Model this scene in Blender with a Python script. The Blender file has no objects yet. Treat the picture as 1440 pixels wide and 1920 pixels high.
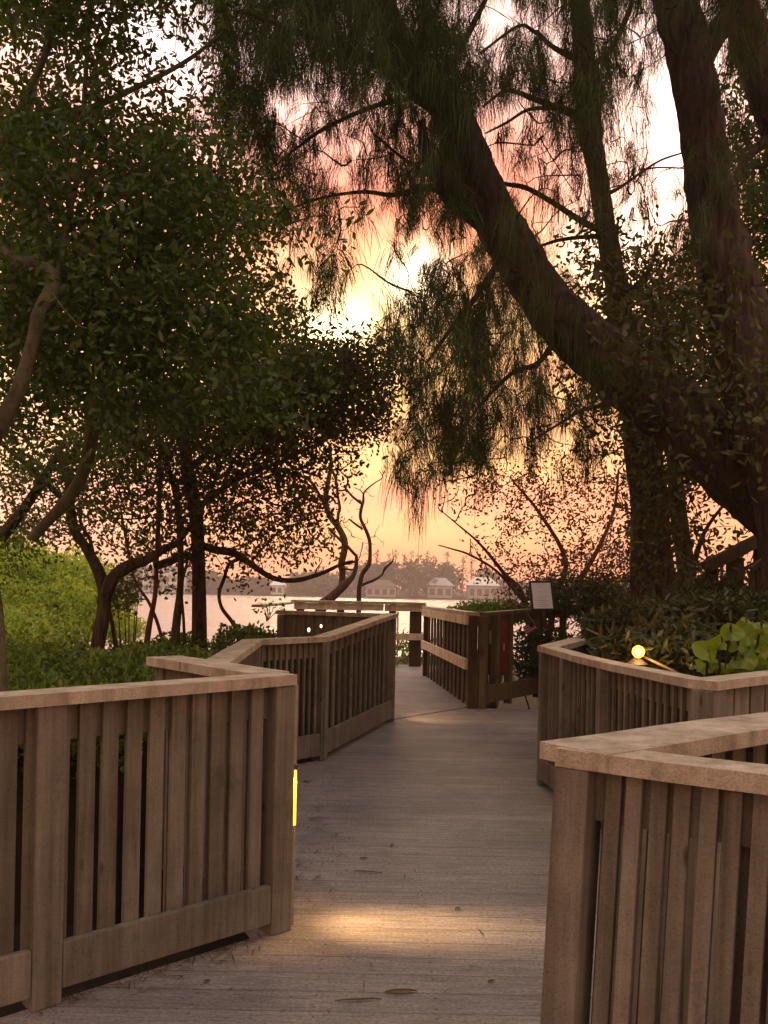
import bpy, bmesh, math, random
import numpy as np
from mathutils import Vector, Matrix, noise
R = math.radians
sc = bpy.context.scene
random.seed(7); rng = np.random.default_rng(11)
# ------------------------------------------------------------------ camera
F = 1600.0; PX, PY = 720.0, 1108.0; ROLL = R(1.19); EYE = 1.4
ca, sa = math.cos(ROLL), math.sin(ROLL)
cam = bpy.data.cameras.new('camera'); camo = bpy.data.objects.new('camera', cam); sc.collection.objects.link(camo)
cam.sensor_width = 36; cam.lens = F/1920*36; cam.shift_y = 148/1920; cam.clip_end = 4000; cam.clip_start = 0.05
camo.matrix_world = Matrix(((ca, -sa, 0, 0), (0, 0, -1, 0), (sa, ca, 0, EYE), (0, 0, 0, 1)))
sc.camera = camo
sc.view_settings.view_transform = 'Standard'; sc.view_settings.look = 'None'
sc.view_settings.exposure = 0.86; sc.view_settings.gamma = 1
# ------------------------------------------------------------------ world and sun
SUN_AZ, SUN_EL = R(-1.0), R(16.5)          # azimuth east of the view axis (+Y)
def sdir(az, el): return Vector((math.sin(az)*math.cos(el), math.cos(az)*math.cos(el), math.sin(el)))
w = bpy.data.worlds.new('World'); sc.world = w; w.use_nodes = True
nt = w.node_tree; nt.nodes.clear()
def N(t, typ, **k):
    n = t.nodes.new(typ)
    for a, v in k.items(): setattr(n, a, v)
    return n
out = N(nt, 'ShaderNodeOutputWorld'); bg = N(nt, 'ShaderNodeBackground')
sky = N(nt, 'ShaderNodeTexSky', sky_type='NISHITA', sun_disc=False, sun_elevation=R(9), sun_rotation=SUN_AZ, dust_density=2.5)
tc = N(nt, 'ShaderNodeTexCoord'); sep = N(nt, 'ShaderNodeSeparateXYZ')
nt.links.new(tc.outputs['Generated'], sep.inputs[0])
def math_(t, op, a, b=None, c=None, clamp=False):
    n = N(t, 'ShaderNodeMath', operation=op, use_clamp=clamp)
    for i, v in enumerate((a, b, c)):
        if v is None: continue
        if isinstance(v, (int, float)): n.inputs[i].default_value = v
        else: t.links.new(v, n.inputs[i])
    return n.outputs[0]
def mix_(t, typ, fac, a, b):
    n = N(t, 'ShaderNodeMixRGB', blend_type=typ)
    for i, v in enumerate((fac, a, b)):
        if isinstance(v, (int, float)): n.inputs[i].default_value = v
        elif isinstance(v, tuple): n.inputs[i].default_value = (*v, 1) if len(v) == 3 else v
        else: t.links.new(v, n.inputs[i])
    return n.outputs[0]
def ramp_(t, fac, stops, interp='LINEAR'):
    n = N(t, 'ShaderNodeValToRGB'); cr = n.color_ramp; cr.interpolation = interp
    while len(cr.elements) < len(stops): cr.elements.new(0.5)
    for e, (p, c) in zip(cr.elements, stops):
        e.position = p; e.color = (*c, 1) if len(c) == 3 else c
    t.links.new(fac, n.inputs[0]); return n.outputs[0]
def noise_(t, vec, scale, detail=4, rough=0.55, dist=0, mscale=None):
    if mscale is not None:
        m = N(t, 'ShaderNodeMapping'); m.inputs['Scale'].default_value = mscale; t.links.new(vec, m.inputs[0]); vec = m.outputs[0]
    n = N(t, 'ShaderNodeTexNoise'); n.inputs['Scale'].default_value = scale; n.inputs['Detail'].default_value = detail
    n.inputs['Roughness'].default_value = rough; n.inputs['Distortion'].default_value = dist
    t.links.new(vec, n.inputs['Vector']); return n.outputs['Fac']
grad = ramp_(nt, sep.outputs[2], [(0.0, (.80, .33, .21)), (0.045, (.88, .36, .18)), (0.067, (.98, .48, .21)), (0.105, (.94, .40, .22)), (0.14, (1.0, .60, .24)),
       (0.30, (1.0, .66, .30)), (0.36, (.98, .48, .25)), (0.42, (.95, .32, .20)), (0.48, (.95, .52, .42)), (0.53, (.95, .72, .68)), (0.75, (1.15, 1.05, .98)), (1.0, (1.2, 1.15, 1.05))])
# long streaked clouds
cl = noise_(nt, tc.outputs['Generated'], 2.2, 6, .55, .4, (1.0, 1.0, 7.0))
clm = ramp_(nt, cl, [(0.42, (0, 0, 0)), (0.62, (1, 1, 1))])
low = ramp_(nt, sep.outputs[2], [(0.03, (0, 0, 0)), (0.07, (1, 1, 1)), (0.36, (1, 1, 1)), (0.5, (.25, .25, .25))])
cf = math_(nt, 'MULTIPLY', clm, low)
cf = math_(nt, 'MULTIPLY', cf, 0.5)
grad = mix_(nt, 'MIX', cf, grad, (.90, .30, .22))
# darker, bluer sky away from the sun
dot = N(nt, 'ShaderNodeVectorMath', operation='DOT_PRODUCT'); nt.links.new(tc.outputs['Generated'], dot.inputs[0]); dot.inputs[1].default_value = (0, 1, 0)
back = ramp_(nt, math_(nt, 'MULTIPLY_ADD', dot.outputs['Value'], .5, .5), [(0.0, (.70, .70, .66)), (0.5, (.70, .70, .66)), (0.80, (.85, .82, .78)), (.92, (1.13, .95, .84))])
grad = mix_(nt, 'MULTIPLY', 1.0, grad, back)
# glow round the sun seen through thin cloud
def glow(az, el, power, gain, col):
    global grad
    d = N(nt, 'ShaderNodeVectorMath', operation='DOT_PRODUCT'); nt.links.new(tc.outputs['Generated'], d.inputs[0]); d.inputs[1].default_value = sdir(az, el)
    p = math_(nt, 'POWER', math_(nt, 'MAXIMUM', d.outputs['Value'], 0.0), power)
    g = math_(nt, 'MULTIPLY', p, gain)
    c = mix_(nt, 'MULTIPLY', 1.0, g, col)
    grad = mix_(nt, 'ADD', 1.0, grad, c)
glow(SUN_AZ, SUN_EL, 60, .12, (1, .6, .2))
glow(R(-24), R(7), 60, .35, (1, .70, .62))
glow(R(-14), R(33), 90, .5, (1, .82, .88))
glow(SUN_AZ, SUN_EL, 500, .35, (1, .6, .2))
glow(R(1.8), R(20), 2500, 3.0, (1, .85, .55))
glow(R(-3.8), R(16.8), 1800, 2.6, (1, .8, .45))
glow(R(18.5), R(27), 250, .9, (1, .8, .7))
glow(R(15), R(22), 600, .9, (1, .8, .6))
skm = mix_(nt, 'MULTIPLY', 1.0, sky.outputs[0], (.002, .002, .002))
nt.links.new(mix_(nt, 'ADD', 1.0, grad, skm), bg.inputs[0]); bg.inputs[1].default_value = 1.0
nt.links.new(bg.outputs[0], out.inputs[0])
sl = bpy.data.lights.new('sun', 'SUN'); so = bpy.data.objects.new('sun', sl); sc.collection.objects.link(so)
sl.energy = .55; sl.angle = R(9); sl.color = (1.0, .66, .36)
so.rotation_euler = sdir(SUN_AZ, SUN_EL).to_track_quat('Z', 'Y').to_euler()
# ------------------------------------------------------------------ pixel helpers: photo pixel + distance -> point in the place
def uv(px, py):
    dx, dy = px-PX, py-PY
    return dx*ca+dy*sa, -dx*sa+dy*ca
def P(px, py, Y):
    u, v = uv(px, py); return Vector((u/F*Y, Y, EYE-v/F*Y))
def G(px, py, z=0.0):
    u, v = uv(px, py); Y = (EYE-z)*F/v; return Vector((u/F*Y, Y, z))
def Pn(px, py, Y):
    dx, dy = px-PX, py-PY; u = dx*ca+dy*sa; v = -dx*sa+dy*ca
    return np.stack([u/F*Y, Y, EYE-v/F*Y], -1)
# ------------------------------------------------------------------ object helpers
def tag(o, label=None, cat=None, group=None, kind=None):
    if label: o['label'] = label
    if cat: o['category'] = cat
    if group: o['group'] = group
    if kind: o['kind'] = kind
    return o
def empty(name, loc, label, cat, group=None, kind=None):
    o = bpy.data.objects.new(name, None); sc.collection.objects.link(o); o.location = loc
    o.empty_display_size = .1
    return tag(o, label, cat, group, kind)
def np_mesh(name, V, Q, mat, parent=None, smooth=False):
    V = np.ascontiguousarray(V, dtype=np.float32).reshape(-1, 3).copy()
    Q = np.ascontiguousarray(Q, dtype=np.int32)
    if parent is not None: V -= np.array(parent.matrix_basis.translation, dtype=np.float32)
    me = bpy.data.meshes.new(name); k = Q.shape[1]
    me.vertices.add(len(V)); me.vertices.foreach_set('co', V.ravel())
    me.loops.add(Q.size); me.loops.foreach_set('vertex_index', Q.ravel())
    me.polygons.add(len(Q)); me.polygons.foreach_set('loop_start', np.arange(0, Q.size, k, dtype=np.int32))
    me.polygons.foreach_set('loop_total', np.full(len(Q), k, dtype=np.int32))
    me.update(calc_edges=True); me.validate()
    if smooth: me.polygons.foreach_set('use_smooth', np.ones(len(me.polygons), dtype=bool))
    me.materials.append(mat)
    o = bpy.data.objects.new(name, me); sc.collection.objects.link(o)
    if parent is not None: o.parent = parent
    return o
def bm_obj(name, bm, mat, parent=None, smooth=False):
    me = bpy.data.meshes.new(name)
    if parent is not None: bmesh.ops.translate(bm, verts=bm.verts, vec=-parent.matrix_basis.translation)
    bmesh.ops.recalc_face_normals(bm, faces=bm.faces)
    bm.to_mesh(me); bm.free()
    if smooth:
        for p in me.polygons: p.use_smooth = True
    me.materials.append(mat)
    o = bpy.data.objects.new(name, me); sc.collection.objects.link(o)
    if parent is not None: o.parent = parent
    return o
def prism(bm, pts, z0, z1, bev=0.0):
    """vertical prism: pts plan corners; z0,z1 floats or per-corner lists"""
    n = len(pts)
    if not hasattr(z0, '__len__'): z0 = [z0]*n
    if not hasattr(z1, '__len__'): z1 = [z1]*n
    a = [bm.verts.new((p[0], p[1], z0[i])) for i, p in enumerate(pts)]
    b = [bm.verts.new((p[0], p[1], z1[i])) for i, p in enumerate(pts)]
    fs = [bm.faces.new(a[::-1]), bm.faces.new(b)]
    for i in range(n): fs.append(bm.faces.new((a[i], a[(i+1) % n], b[(i+1) % n], b[i])))
    if bev:
        es = {e for f in fs for e in f.edges}
        bmesh.ops.bevel(bm, geom=list(es), offset=bev, segments=2, profile=.5, affect='EDGES')
def obox(bm, c, ax, ay, az, sx, sy, sz, bev=0.0):
    """box with centre c, unit axes ax,ay,az and full sizes"""
    vs = []
    for i in (-.5, .5):
        for j in (-.5, .5):
            for k in (-.5, .5): vs.append(bm.verts.new(Vector(c)+ax*sx*i+ay*sy*j+az*sz*k))
    fs = [bm.faces.new([vs[q] for q in f]) for f in ((0, 1, 3, 2), (4, 6, 7, 5), (0, 4, 5, 1), (2, 3, 7, 6), (0, 2, 6, 4), (1, 5, 7, 3))]
    if bev:
        es = {e for f in fs for e in f.edges}
        bmesh.ops.bevel(bm, geom=list(es), offset=bev, segments=2, profile=.5, affect='EDGES')
XA, YA, ZA = Vector((1, 0, 0)), Vector((0, 1, 0)), Vector((0, 0, 1))
def spline(pts, sub):
    """Catmull-Rom through pts (n,k)"""
    pts = np.array(pts, dtype=float)
    e = np.vstack([2*pts[0]-pts[1], pts, 2*pts[-1]-pts[-2]]); o = []
    for i in range(1, len(e)-2):
        p0, p1, p2, p3 = e[i-1], e[i], e[i+1], e[i+2]
        for t in np.linspace(0, 1, sub, endpoint=False):
            o.append(.5*((2*p1)+(-p0+p2)*t+(2*p0-5*p1+4*p2-p3)*t*t+(-p0+3*p1-3*p2+p3)*t**3))
    o.append(pts[-1]); return np.array(o)
def tube_np(pts, rad, sides=8, rough=0.0, seed=0):
    pts = np.asarray(pts, float); n = len(pts); rad = np.asarray(rad, float)
    T = np.gradient(pts, axis=0); T /= np.linalg.norm(T, axis=1, keepdims=True)+1e-9
    up = np.array([0.13, 1, 0.07]); A = np.cross(T, up); A /= np.linalg.norm(A, axis=1, keepdims=True)+1e-9
    B = np.cross(T, A); th = np.linspace(0, 2*np.pi, sides, endpoint=False)
    r = np.repeat(rad[:, None], sides, 1)
    if rough:
        g = np.zeros((n, sides))
        for i in range(n):
            for j in range(sides):
                q = (math.cos(th[j])*2.2+seed, math.sin(th[j])*2.2, i*.13)
                g[i, j] = noise.noise(q)+.5*noise.noise((q[0]*2.6, q[1]*2.6, q[2]*1.6+9))+(.45*abs(noise.noise((q[0]*7, q[1]*7, q[2]*2+3))) if sides > 30 else 0)
        r = r*(1+rough*g)
    V = pts[:, None, :]+r[..., None]*(np.cos(th)[None, :, None]*A[:, None, :]+np.sin(th)[None, :, None]*B[:, None, :])
    V = V.reshape(-1, 3); i = np.arange(n-1)[:, None]*sides; j = np.arange(sides)[None, :]; j2 = (j+1) % sides
    Q = np.stack([i+j, i+j2, i+sides+j2, i+sides+j], -1).reshape(-1, 4)
    return V, Q
class Acc:
    def __init__(s): s.V = []; s.Q = []; s.n = 0
    def add(s, V, Q): s.V.append(V); s.Q.append(Q+s.n); s.n += len(V)
    def build(s, name, mat, parent=None, smooth=False):
        return np_mesh(name, np.concatenate(s.V), np.concatenate(s.Q), mat, parent, smooth)
# ------------------------------------------------------------------ materials
def new_mat(name):
    m = bpy.data.materials.new(name); m.use_nodes = True; t = m.node_tree; t.nodes.clear()
    o = N(t, 'ShaderNodeOutputMaterial'); p = N(t, 'ShaderNodeBsdfPrincipled'); t.links.new(p.outputs[0], o.inputs[0])
    return m, t, p, o
def bump_(t, h, strength, dist, p):
    b = N(t, 'ShaderNodeBump'); b.inputs['Strength'].default_value = strength; b.inputs['Distance'].default_value = dist
    t.links.new(h, b.inputs['Height']); t.links.new(b.outputs[0], p.inputs['Normal']); return b
def wood(name, c1, c2, ms=(30, 30, 1.5), rough=.8, dirt=(.05, .04, .03), bs=.5):
    m, t, p, o = new_mat(name); g = N(t, 'ShaderNodeNewGeometry')
    pos = g.outputs['Position']; isl = g.outputs['Random Per Island']
    off = N(t, 'ShaderNodeVectorMath', operation='ADD'); t.links.new(pos, off.inputs[0])
    cmb = N(t, 'ShaderNodeCombineXYZ'); k = math_(t, 'MULTIPLY', isl, 37.0)
    for i in range(3): t.links.new(k, cmb.inputs[i])
    t.links.new(cmb.outputs[0], off.inputs[1]); vec = off.outputs[0]
    grain = noise_(t, vec, 2.0, 8, .65, .3, ms)
    blot = noise_(t, pos, 5.0, 6, .65)
    spk = noise_(t, pos, 160.0, 2, .7)
    col = ramp_(t, grain, [(0.3, c1), (0.7, c2)])
    col = mix_(t, 'MULTIPLY', .55, col, ramp_(t, blot, [(0.3, (.52, .50, .46)), (0.62, (1.15, 1.13, 1.12))]))
    stk = noise_(t, vec, 1.0, 5, .6, .2, (14, 14, .5)); col = mix_(t, 'MULTIPLY', .8, col, ramp_(t, stk, [(0.32, (.60, .58, .53)), (0.52, (1.02, 1.02, 1.02)), (.7, (1.16, 1.16, 1.18))]))
    kn = N(t, 'ShaderNodeTexVoronoi'); kn.inputs['Scale'].default_value = 1.0; km = N(t, 'ShaderNodeMapping'); km.inputs['Scale'].default_value = (9, 9, 3.2); t.links.new(vec, km.inputs[0]); t.links.new(km.outputs[0], kn.inputs['Vector'])
    col = mix_(t, 'MULTIPLY', 1.0, col, ramp_(t, kn.outputs['Distance'], [(0.05, (.42, .36, .30)), (0.11, (1, 1, 1))]))
    v = ramp_(t, isl, [(0, (.78, .77, .74)), (1, (1.14, 1.12, 1.12))]); col = mix_(t, 'MULTIPLY', 1.0, col, v)
    col = mix_(t, 'MULTIPLY', 1.0, col, ramp_(t, spk, [(0.25, (.7, .68, .66)), (0.5, (1.03, 1.03, 1.03))]))
    st = noise_(t, pos, 3.1, 7, .75)
    col = mix_(t, 'MIX', ramp_(t, st, [(0.58, (0, 0, 0)), (0.70, (.6, .6, .6))]), col, dirt)
    t.links.new(col, p.inputs['Base Color']); p.inputs['Roughness'].default_value = rough; p.inputs['Specular IOR Level'].default_value = .25
    bump_(t, math_(t, 'ADD', grain, math_(t, 'MULTIPLY', spk, .6)), bs, .006, p)
    return m
M = {}
M['paint'] = wood('brown_painted_wood', (.142, .127, .106), (.216, .194, .166))
M['cap'] = wood('weathered_cap_wood', (.32, .272, .225), (.46, .398, .335), ms=(6, 6, 6), bs=.8)
M['litwood'] = wood('lit_rail_wood', (.58, .46, .34), (.72, .60, .46), ms=(6, 6, 6), bs=.5)  # brighter wood: open-sky light on the far rails put into the colour
M['backwood'] = wood('unlit_back_boards', (.042, .034, .020), (.070, .056, .034))  # dark copy of the fence wood, its shade put into the colour
M['darkwood'] = wood('dark_stained_wood', (.040, .022, .014), (.075, .043, .028))
M['olivewood'] = wood('mossy_brown_wood', (.10, .078, .042), (.16, .125, .068))
def deck_mat():
    m, t, p, o = new_mat('weathered_deck_boards'); g = N(t, 'ShaderNodeNewGeometry'); pos = g.outputs['Position']
    s = N(t, 'ShaderNodeSeparateXYZ'); t.links.new(pos, s.inputs[0])
    wv = noise_(t, pos, .9, 3, .5)
    yy = math_(t, 'ADD', math_(t, 'MULTIPLY', s.outputs[1], 1/.142), math_(t, 'MULTIPLY', wv, .12))
    fr = math_(t, 'FRACT', yy); bid = math_(t, 'FLOOR', yy)
    wn = N(t, 'ShaderNodeTexWhiteNoise', noise_dimensions='1D'); t.links.new(bid, wn.inputs['W'])
    gap = math_(t, 'MINIMUM', fr, math_(t, 'SUBTRACT', 1.0, fr))
    gm = ramp_(t, gap, [(0.0, (.42, .40, .38)), (0.035, (1, 1, 1))])
    off = N(t, 'ShaderNodeCombineXYZ'); t.links.new(math_(t, 'MULTIPLY', bid, 3.7), off.inputs[0])
    ad = N(t, 'ShaderNodeVectorMath', operation='ADD'); t.links.new(pos, ad.inputs[0]); t.links.new(off.outputs[0], ad.inputs[1])
    gr = noise_(t, ad.outputs[0], 2.0, 10, .72, .6, (3.0, 60, 1))
    gr2 = noise_(t, ad.outputs[0], 2.0, 8, .7, .8, (1.2, 16, 1))
    gran = noise_(t, pos, 90, 5, .85, 0, (.7, 1, 1))
    blot = noise_(t, pos, 1.6, 6, .6)
    col = ramp_(t, gr, [(0.28, (.145, .127, .130)), (0.5, (.26, .234, .240)), (0.72, (.36, .33, .34))])
    col = mix_(t, 'MULTIPLY', .55, col, ramp_(t, gr2, [(0.32, (.6, .58, .56)), (0.6, (1.1, 1.1, 1.1))]))
    col = mix_(t, 'MULTIPLY', .8, col, ramp_(t, gran, [(0.34, (.36, .33, .31)), (0.5, (1.0, 1.0, 1.0)), (.66, (1.55, 1.5, 1.48))]))
    col = mix_(t, 'MULTIPLY', .7, col, ramp_(t, blot, [(0.3, (.62, .60, .59)), (0.7, (1.2, 1.17, 1.17))]))
    bc = ramp_(t, wn.outputs[0], [(0, (.90, .90, .90)), (1, (1.08, 1.07, 1.07))]); col = mix_(t, 'MULTIPLY', 1, col, bc)
    col = mix_(t, 'MULTIPLY', .72, col, gm)
    sx = math_(t, 'ABSOLUTE', math_(t, 'SUBTRACT', math_(t, 'FRACT', math_(t, 'MULTIPLY', s.outputs[0], 1/.41)), .5)); sx = math_(t, 'MULTIPLY', sx, .41)
    sy = math_(t, 'MULTIPLY', math_(t, 'ABSOLUTE', math_(t, 'SUBTRACT', math_(t, 'ABSOLUTE', math_(t, 'SUBTRACT', fr, .5)), .28)), .142)
    sd = math_(t, 'SQRT', math_(t, 'ADD', math_(t, 'POWER', sx, 2.0), math_(t, 'POWER', sy, 2.0)))
    col = mix_(t, 'MULTIPLY', 1.0, col, ramp_(t, math_(t, 'MULTIPLY', sd, 100.0), [(.40, (.35, .32, .30)), (.52, (1, 1, 1))]))
    t.links.new(col, p.inputs['Base Color']); p.inputs['Roughness'].default_value = .85; p.inputs['Specular IOR Level'].default_value = .2
    h = math_(t, 'ADD', math_(t, 'MULTIPLY', gr, 1.2), math_(t, 'ADD', math_(t, 'MULTIPLY', gran, .5), math_(t, 'MULTIPLY', gm, 1.0)))
    bump_(t, h, .7, .008, p); return m
M['deck'] = deck_mat()
def leaf_mat(name, c1, c2, trans=.35, gloss=.1, rough=.45, c3=None):
    m, t, p, o = new_mat(name); t.nodes.remove(p); g = N(t, 'ShaderNodeNewGeometry')
    big = noise_(t, g.outputs['Position'], 1.3, 3, .5)
    f = math_(t, 'ADD', math_(t, 'MULTIPLY', g.outputs['Random Per Island'], .6), math_(t, 'MULTIPLY', big, .5))
    st = [(0.15, c1), (0.85, c2)]
    if c3: st.append((.99, c3))
    col = ramp_(t, f, st)
    d = N(t, 'ShaderNodeBsdfDiffuse'); tr = N(t, 'ShaderNodeBsdfTranslucent'); gl = N(t, 'ShaderNodeBsdfGlossy')
    gl.inputs['Roughness'].default_value = rough; gl.inputs['Color'].default_value = (.6, .6, .6, 1)
    t.links.new(col, d.inputs[0]); tcx = mix_(t, 'MULTIPLY', 1.0, col, (1.5, 1.3, .5)); t.links.new(tcx, tr.inputs[0])
    a = N(t, 'ShaderNodeMixShader'); a.inputs[0].default_value = trans; t.links.new(d.outputs[0], a.inputs[1]); t.links.new(tr.outputs[0], a.inputs[2])
    b = N(t, 'ShaderNodeMixShader'); b.inputs[0].default_value = gloss; t.links.new(a.outputs[0], b.inputs[1]); t.links.new(gl.outputs[0], b.inputs[2])
    t.links.new(b.outputs[0], o.inputs[0]); return m
M['leaf'] = leaf_mat('dark_green_leaves', (.026, .052, .008), (.085, .15, .022), .35, .05)
M['leaf2'] = leaf_mat('olive_leaves', (.026, .032, .006), (.08, .085, .014), .35, .05)
M['leafred'] = leaf_mat('russet_backlit_leaves', (.06, .022, .010), (.13, .055, .02), .35, .05)
M['leafbright'] = leaf_mat('yellow_green_leaves', (.22, .33, .04), (.42, .55, .09), .45, .06)
M['hedge'] = leaf_mat('hedge_leaves', (.016, .040, .007), (.15, .25, .035), .3, .05)
M['shrub'] = leaf_mat('shrub_leaves', (.020, .032, .007), (.065, .078, .02), .3, .06, .4)
M['needle'] = leaf_mat('drooping_needles', (.024, .040, .009), (.070, .092, .024), .18, .02)
M['seagrape'] = leaf_mat('round_leaf_green', (.05, .11, .008), (.13, .22, .018), .4, .05, .45)
M['farleaf'] = leaf_mat('far_wood_leaves', (.05, .055, .03), (.11, .11, .06), .2, .02)
M['dry'] = leaf_mat('dry_leaves', (.05, .025, .015), (.10, .055, .03), .1, .04)
def bark(name, c1, c2, ms=(14, 14, 3.0), bs=.9, dist=.02):
    m, t, p, o = new_mat(name); tcn = N(t, 'ShaderNodeNewGeometry'); pos = tcn.outputs['Position']
    a = noise_(t, pos, 1.6, 8, .7, .6, ms); b = noise_(t, pos, 3.0, 5, .6)
    col = ramp_(t, a, [(0.35, c1), (0.65, c2)]); col = mix_(t, 'MULTIPLY', .6, col, ramp_(t, b, [(0.3, (.6, .58, .55)), (0.7, (1.2, 1.2, 1.15))]))
    t.links.new(col, p.inputs['Base Color']); p.inputs['Roughness'].default_value = .9; p.inputs['Specular IOR Level'].default_value = .15
    bump_(t, a, bs, dist, p); return m
M['bark'] = bark('rough_brown_bark', (.036, .022, .017), (.15, .105, .082), (13, 13, 1.8), 1.0, .09)
M['barkgrey'] = bark('pale_grey_bark', (.06, .055, .036), (.15, .135, .095), (9, 9, 5), .5, .008)
M['barkred'] = bark('reddish_brown_bark', (.10, .035, .028), (.20, .075, .055), (12, 12, 3), .5, .008)  # red tint puts the sunset glow on backlit trunks into the bark
def simple(name, c, rough=.7, spec=.3, var=.25, sc_=8.0, metal=0):
    m, t, p, o = new_mat(name); g = N(t, 'ShaderNodeNewGeometry'); n = noise_(t, g.outputs['Position'], sc_, 6, .65)
    col = mix_(t, 'MULTIPLY', 1.0, c, ramp_(t, n, [(0.3, (1-var,)*3), (0.7, (1+var*.5,)*3)]))
    t.links.new(col, p.inputs['Base Color']); p.inputs['Roughness'].default_value = rough; p.inputs['Specular IOR Level'].default_value = spec; p.inputs['Metallic'].default_value = metal
    return m
def emit(name, c, s):
    m, t, p, o = new_mat(name); p.inputs['Base Color'].default_value = (*c, 1); p.inputs['Emission Color'].default_value = (*c, 1); p.inputs['Emission Strength'].default_value = s
    return m
M['ground'] = simple('leaf_litter_soil', (.022, .017, .011), .95, .1, .5, 3)
M['white'] = simple('white_house_paint', (.75, .74, .74), .7, .3, .1, .2)
M['paper'] = simple('printed_paper', (.90, .86, .95), .6, .3, .04, 30)
M['ink'] = simple('grey_print', (.35, .33, .42), .7, .2, .1)
M['frame'] = simple('black_frame', (.025, .02, .02), .5)
M['red'] = simple('dark_red_enamel', (.17, .015, .012), .35, .5, .3, 12)
M['pipe'] = simple('pale_metal_pipe', (.50, .46, .42), .4, .5, .15, 20)
M['roofgrey'] = simple('pale_metal_roof', (.40, .40, .43), .6, .3, .15, .3)
M['roofdark'] = simple('brown_roof', (.16, .12, .11), .8, .2, .2, .3)
M['wallhouse'] = simple('beige_house_wall', (.42, .38, .35), .8, .2, .15, .3)
M['window'] = simple('dark_window_glass', (.05, .055, .07), .15, .5, .1, .5)
M['fixture'] = simple('dark_bronze_fixture', (.05, .04, .03), .5, .4, .2, 40)
M['flagred'] = simple('flag_red', (.35, .05, .05), .8, .2, .1)
M['flagwhite'] = simple('flag_white', (.55, .48, .46), .8, .2, .1)
M['flagblue'] = simple('flag_blue', (.03, .035, .12), .8, .2, .1)
M['lens'] = emit('warm_lit_lens', (1, .40, .035), 1.8)
M['bulb'] = emit('warm_glowing_bulb', (1, .62, .2), 14.0)
def amber():
    m, t, p, o = new_mat('amber_halo'); t.nodes.remove(p); a = N(t, 'ShaderNodeBsdfTransparent'); a.inputs[0].default_value = (1, .7, .3, 1)
    b = N(t, 'ShaderNodeBsdfTranslucent'); b.inputs[0].default_value = (1, .55, .15, 1); x = N(t, 'ShaderNodeMixShader'); x.inputs[0].default_value = .6
    t.links.new(a.outputs[0], x.inputs[1]); t.links.new(b.outputs[0], x.inputs[2]); t.links.new(x.outputs[0], o.inputs[0]); return m
M['amber'] = amber()
M['tiny'] = emit('small_white_lamp', (1, .75, .42), 2.2)
def water_mat():
    m, t, p, o = new_mat('rippled_water'); g = N(t, 'ShaderNodeNewGeometry'); pos = g.outputs['Position']
    p.inputs['Base Color'].default_value = (.46, .42, .42, 1); p.inputs['Roughness'].default_value = .14; p.inputs['Specular IOR Level'].default_value = .8; p.inputs['IOR'].default_value = 1.33  # pale base colour stands for the bright sky reflected in the water
    a = noise_(t, pos, .9, 5, .6, .3, (.35, 1.0, 1)); b = noise_(t, pos, .16, 4, .6, .3, (.3, 1.0, 1))
    bump_(t, math_(t, 'ADD', a, math_(t, 'MULTIPLY', b, 1.6)), 1.0, .8, p); return m
M['water'] = water_mat()
# ------------------------------------------------------------------ ground, water, far shore ground
WZ = -1.3
def ground():
    ys = [-60, -20, 0, 10, 18, 24, 30, 36, 45, 60, 120, 290, 304, 309, 330, 420, 800, 2500]
    zs = [-.7, -.7, -.7, -.7, -.75, -.85, -1.05, -1.35, -2.0, -2.6, -3, -2.6, -1.7, -.9, -.2, 1.0, 3, 5]
    xs = np.concatenate([[-2500, -800, -300, -120], np.linspace(-60, 60, 25), [120, 300, 800, 2500]])
    V = []
    for y, z in zip(ys, zs):
        for x in xs: V.append((x, y, z+(.12*noise.noise((x*.3, y*.3, 0)) if abs(x) < 60 and y < 40 else 0)))
    nx = len(xs); Q = [(j*nx+i, j*nx+i+1, (j+1)*nx+i+1, (j+1)*nx+i) for j in range(len(ys)-1) for i in range(nx-1)]
    tag(np_mesh('ground', V, Q, M['ground'], smooth=True), kind='structure')
ground()
tag(np_mesh('water', [(-2400, 33, WZ), (2400, 33, WZ), (2400, 312, WZ), (-2400, 312, WZ)], [(0, 1, 2, 3)], M['water']), kind='structure')
# ------------------------------------------------------------------ deck
def pg(px, py): g = G(px, py); return (g.x, g.y)
def slab(name, pts, z0, z1, mat):
    bm = bmesh.new(); prism(bm, pts, z0, z1); return tag(bm_obj(name, bm, mat), kind='structure')
L1a, L1b = pg(75, 1880), pg(512, 1742)
dirL = (L1b[0]-L1a[0], L1b[1]-L1a[1])
L1z = (L1a[0]-dirL[0]*1.9, L1a[1]-dirL[1]*1.9)       # beyond the left of the frame
L2a, L2b, L2c, L2d = (-.88, 4.35), (-.99, 6.45), pg(598, 1424), pg(728, 1352)
R1a, R1b = pg(799, 1268), pg(884, 1328)
C3, C3f, C3r = (.475, 2.04), (.475+.387*3, 2.04-.27*3), (.475+.745*2.2, 2.04+.56*2.2)
C2, C2f, C2ff = (1.215, 6.28), (1.50, 3.93), (1.50+.5*5, 3.93+.44*5)
slab('boardwalk_deck', [(L1z[0]+.012, L1z[1]-.012), (-3.2, -3), (5.5, -3), (5.5, 7.5), (C2ff[0], C2ff[1]+.05), (C2f[0]+.06, C2f[1]+.08), (C2[0]+.07, C2[1]-.02), (2.05, 8.12), (3.6, 10.36), (R1b[0]-.1, R1b[1]+.02), (.02, 9.17),
      (.035, 9.15), (-.52, 7.01), (-.97, 6.42), (-.87, 4.4), (-.46, 3.60), (L1b[0]+.035, L1b[1]+.010)], -.16, 0.0, M['deck'])
slab('far_deck', [(.03, 9.17), (1.06, 10.42), (1.3, 11.2), (.70, 14.2), (1.2, 16.2), (-2.0, 16.2), (-2.0, 10.4), (-.2, 9.9)], -.16, 0.008, M['deck'])
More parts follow.
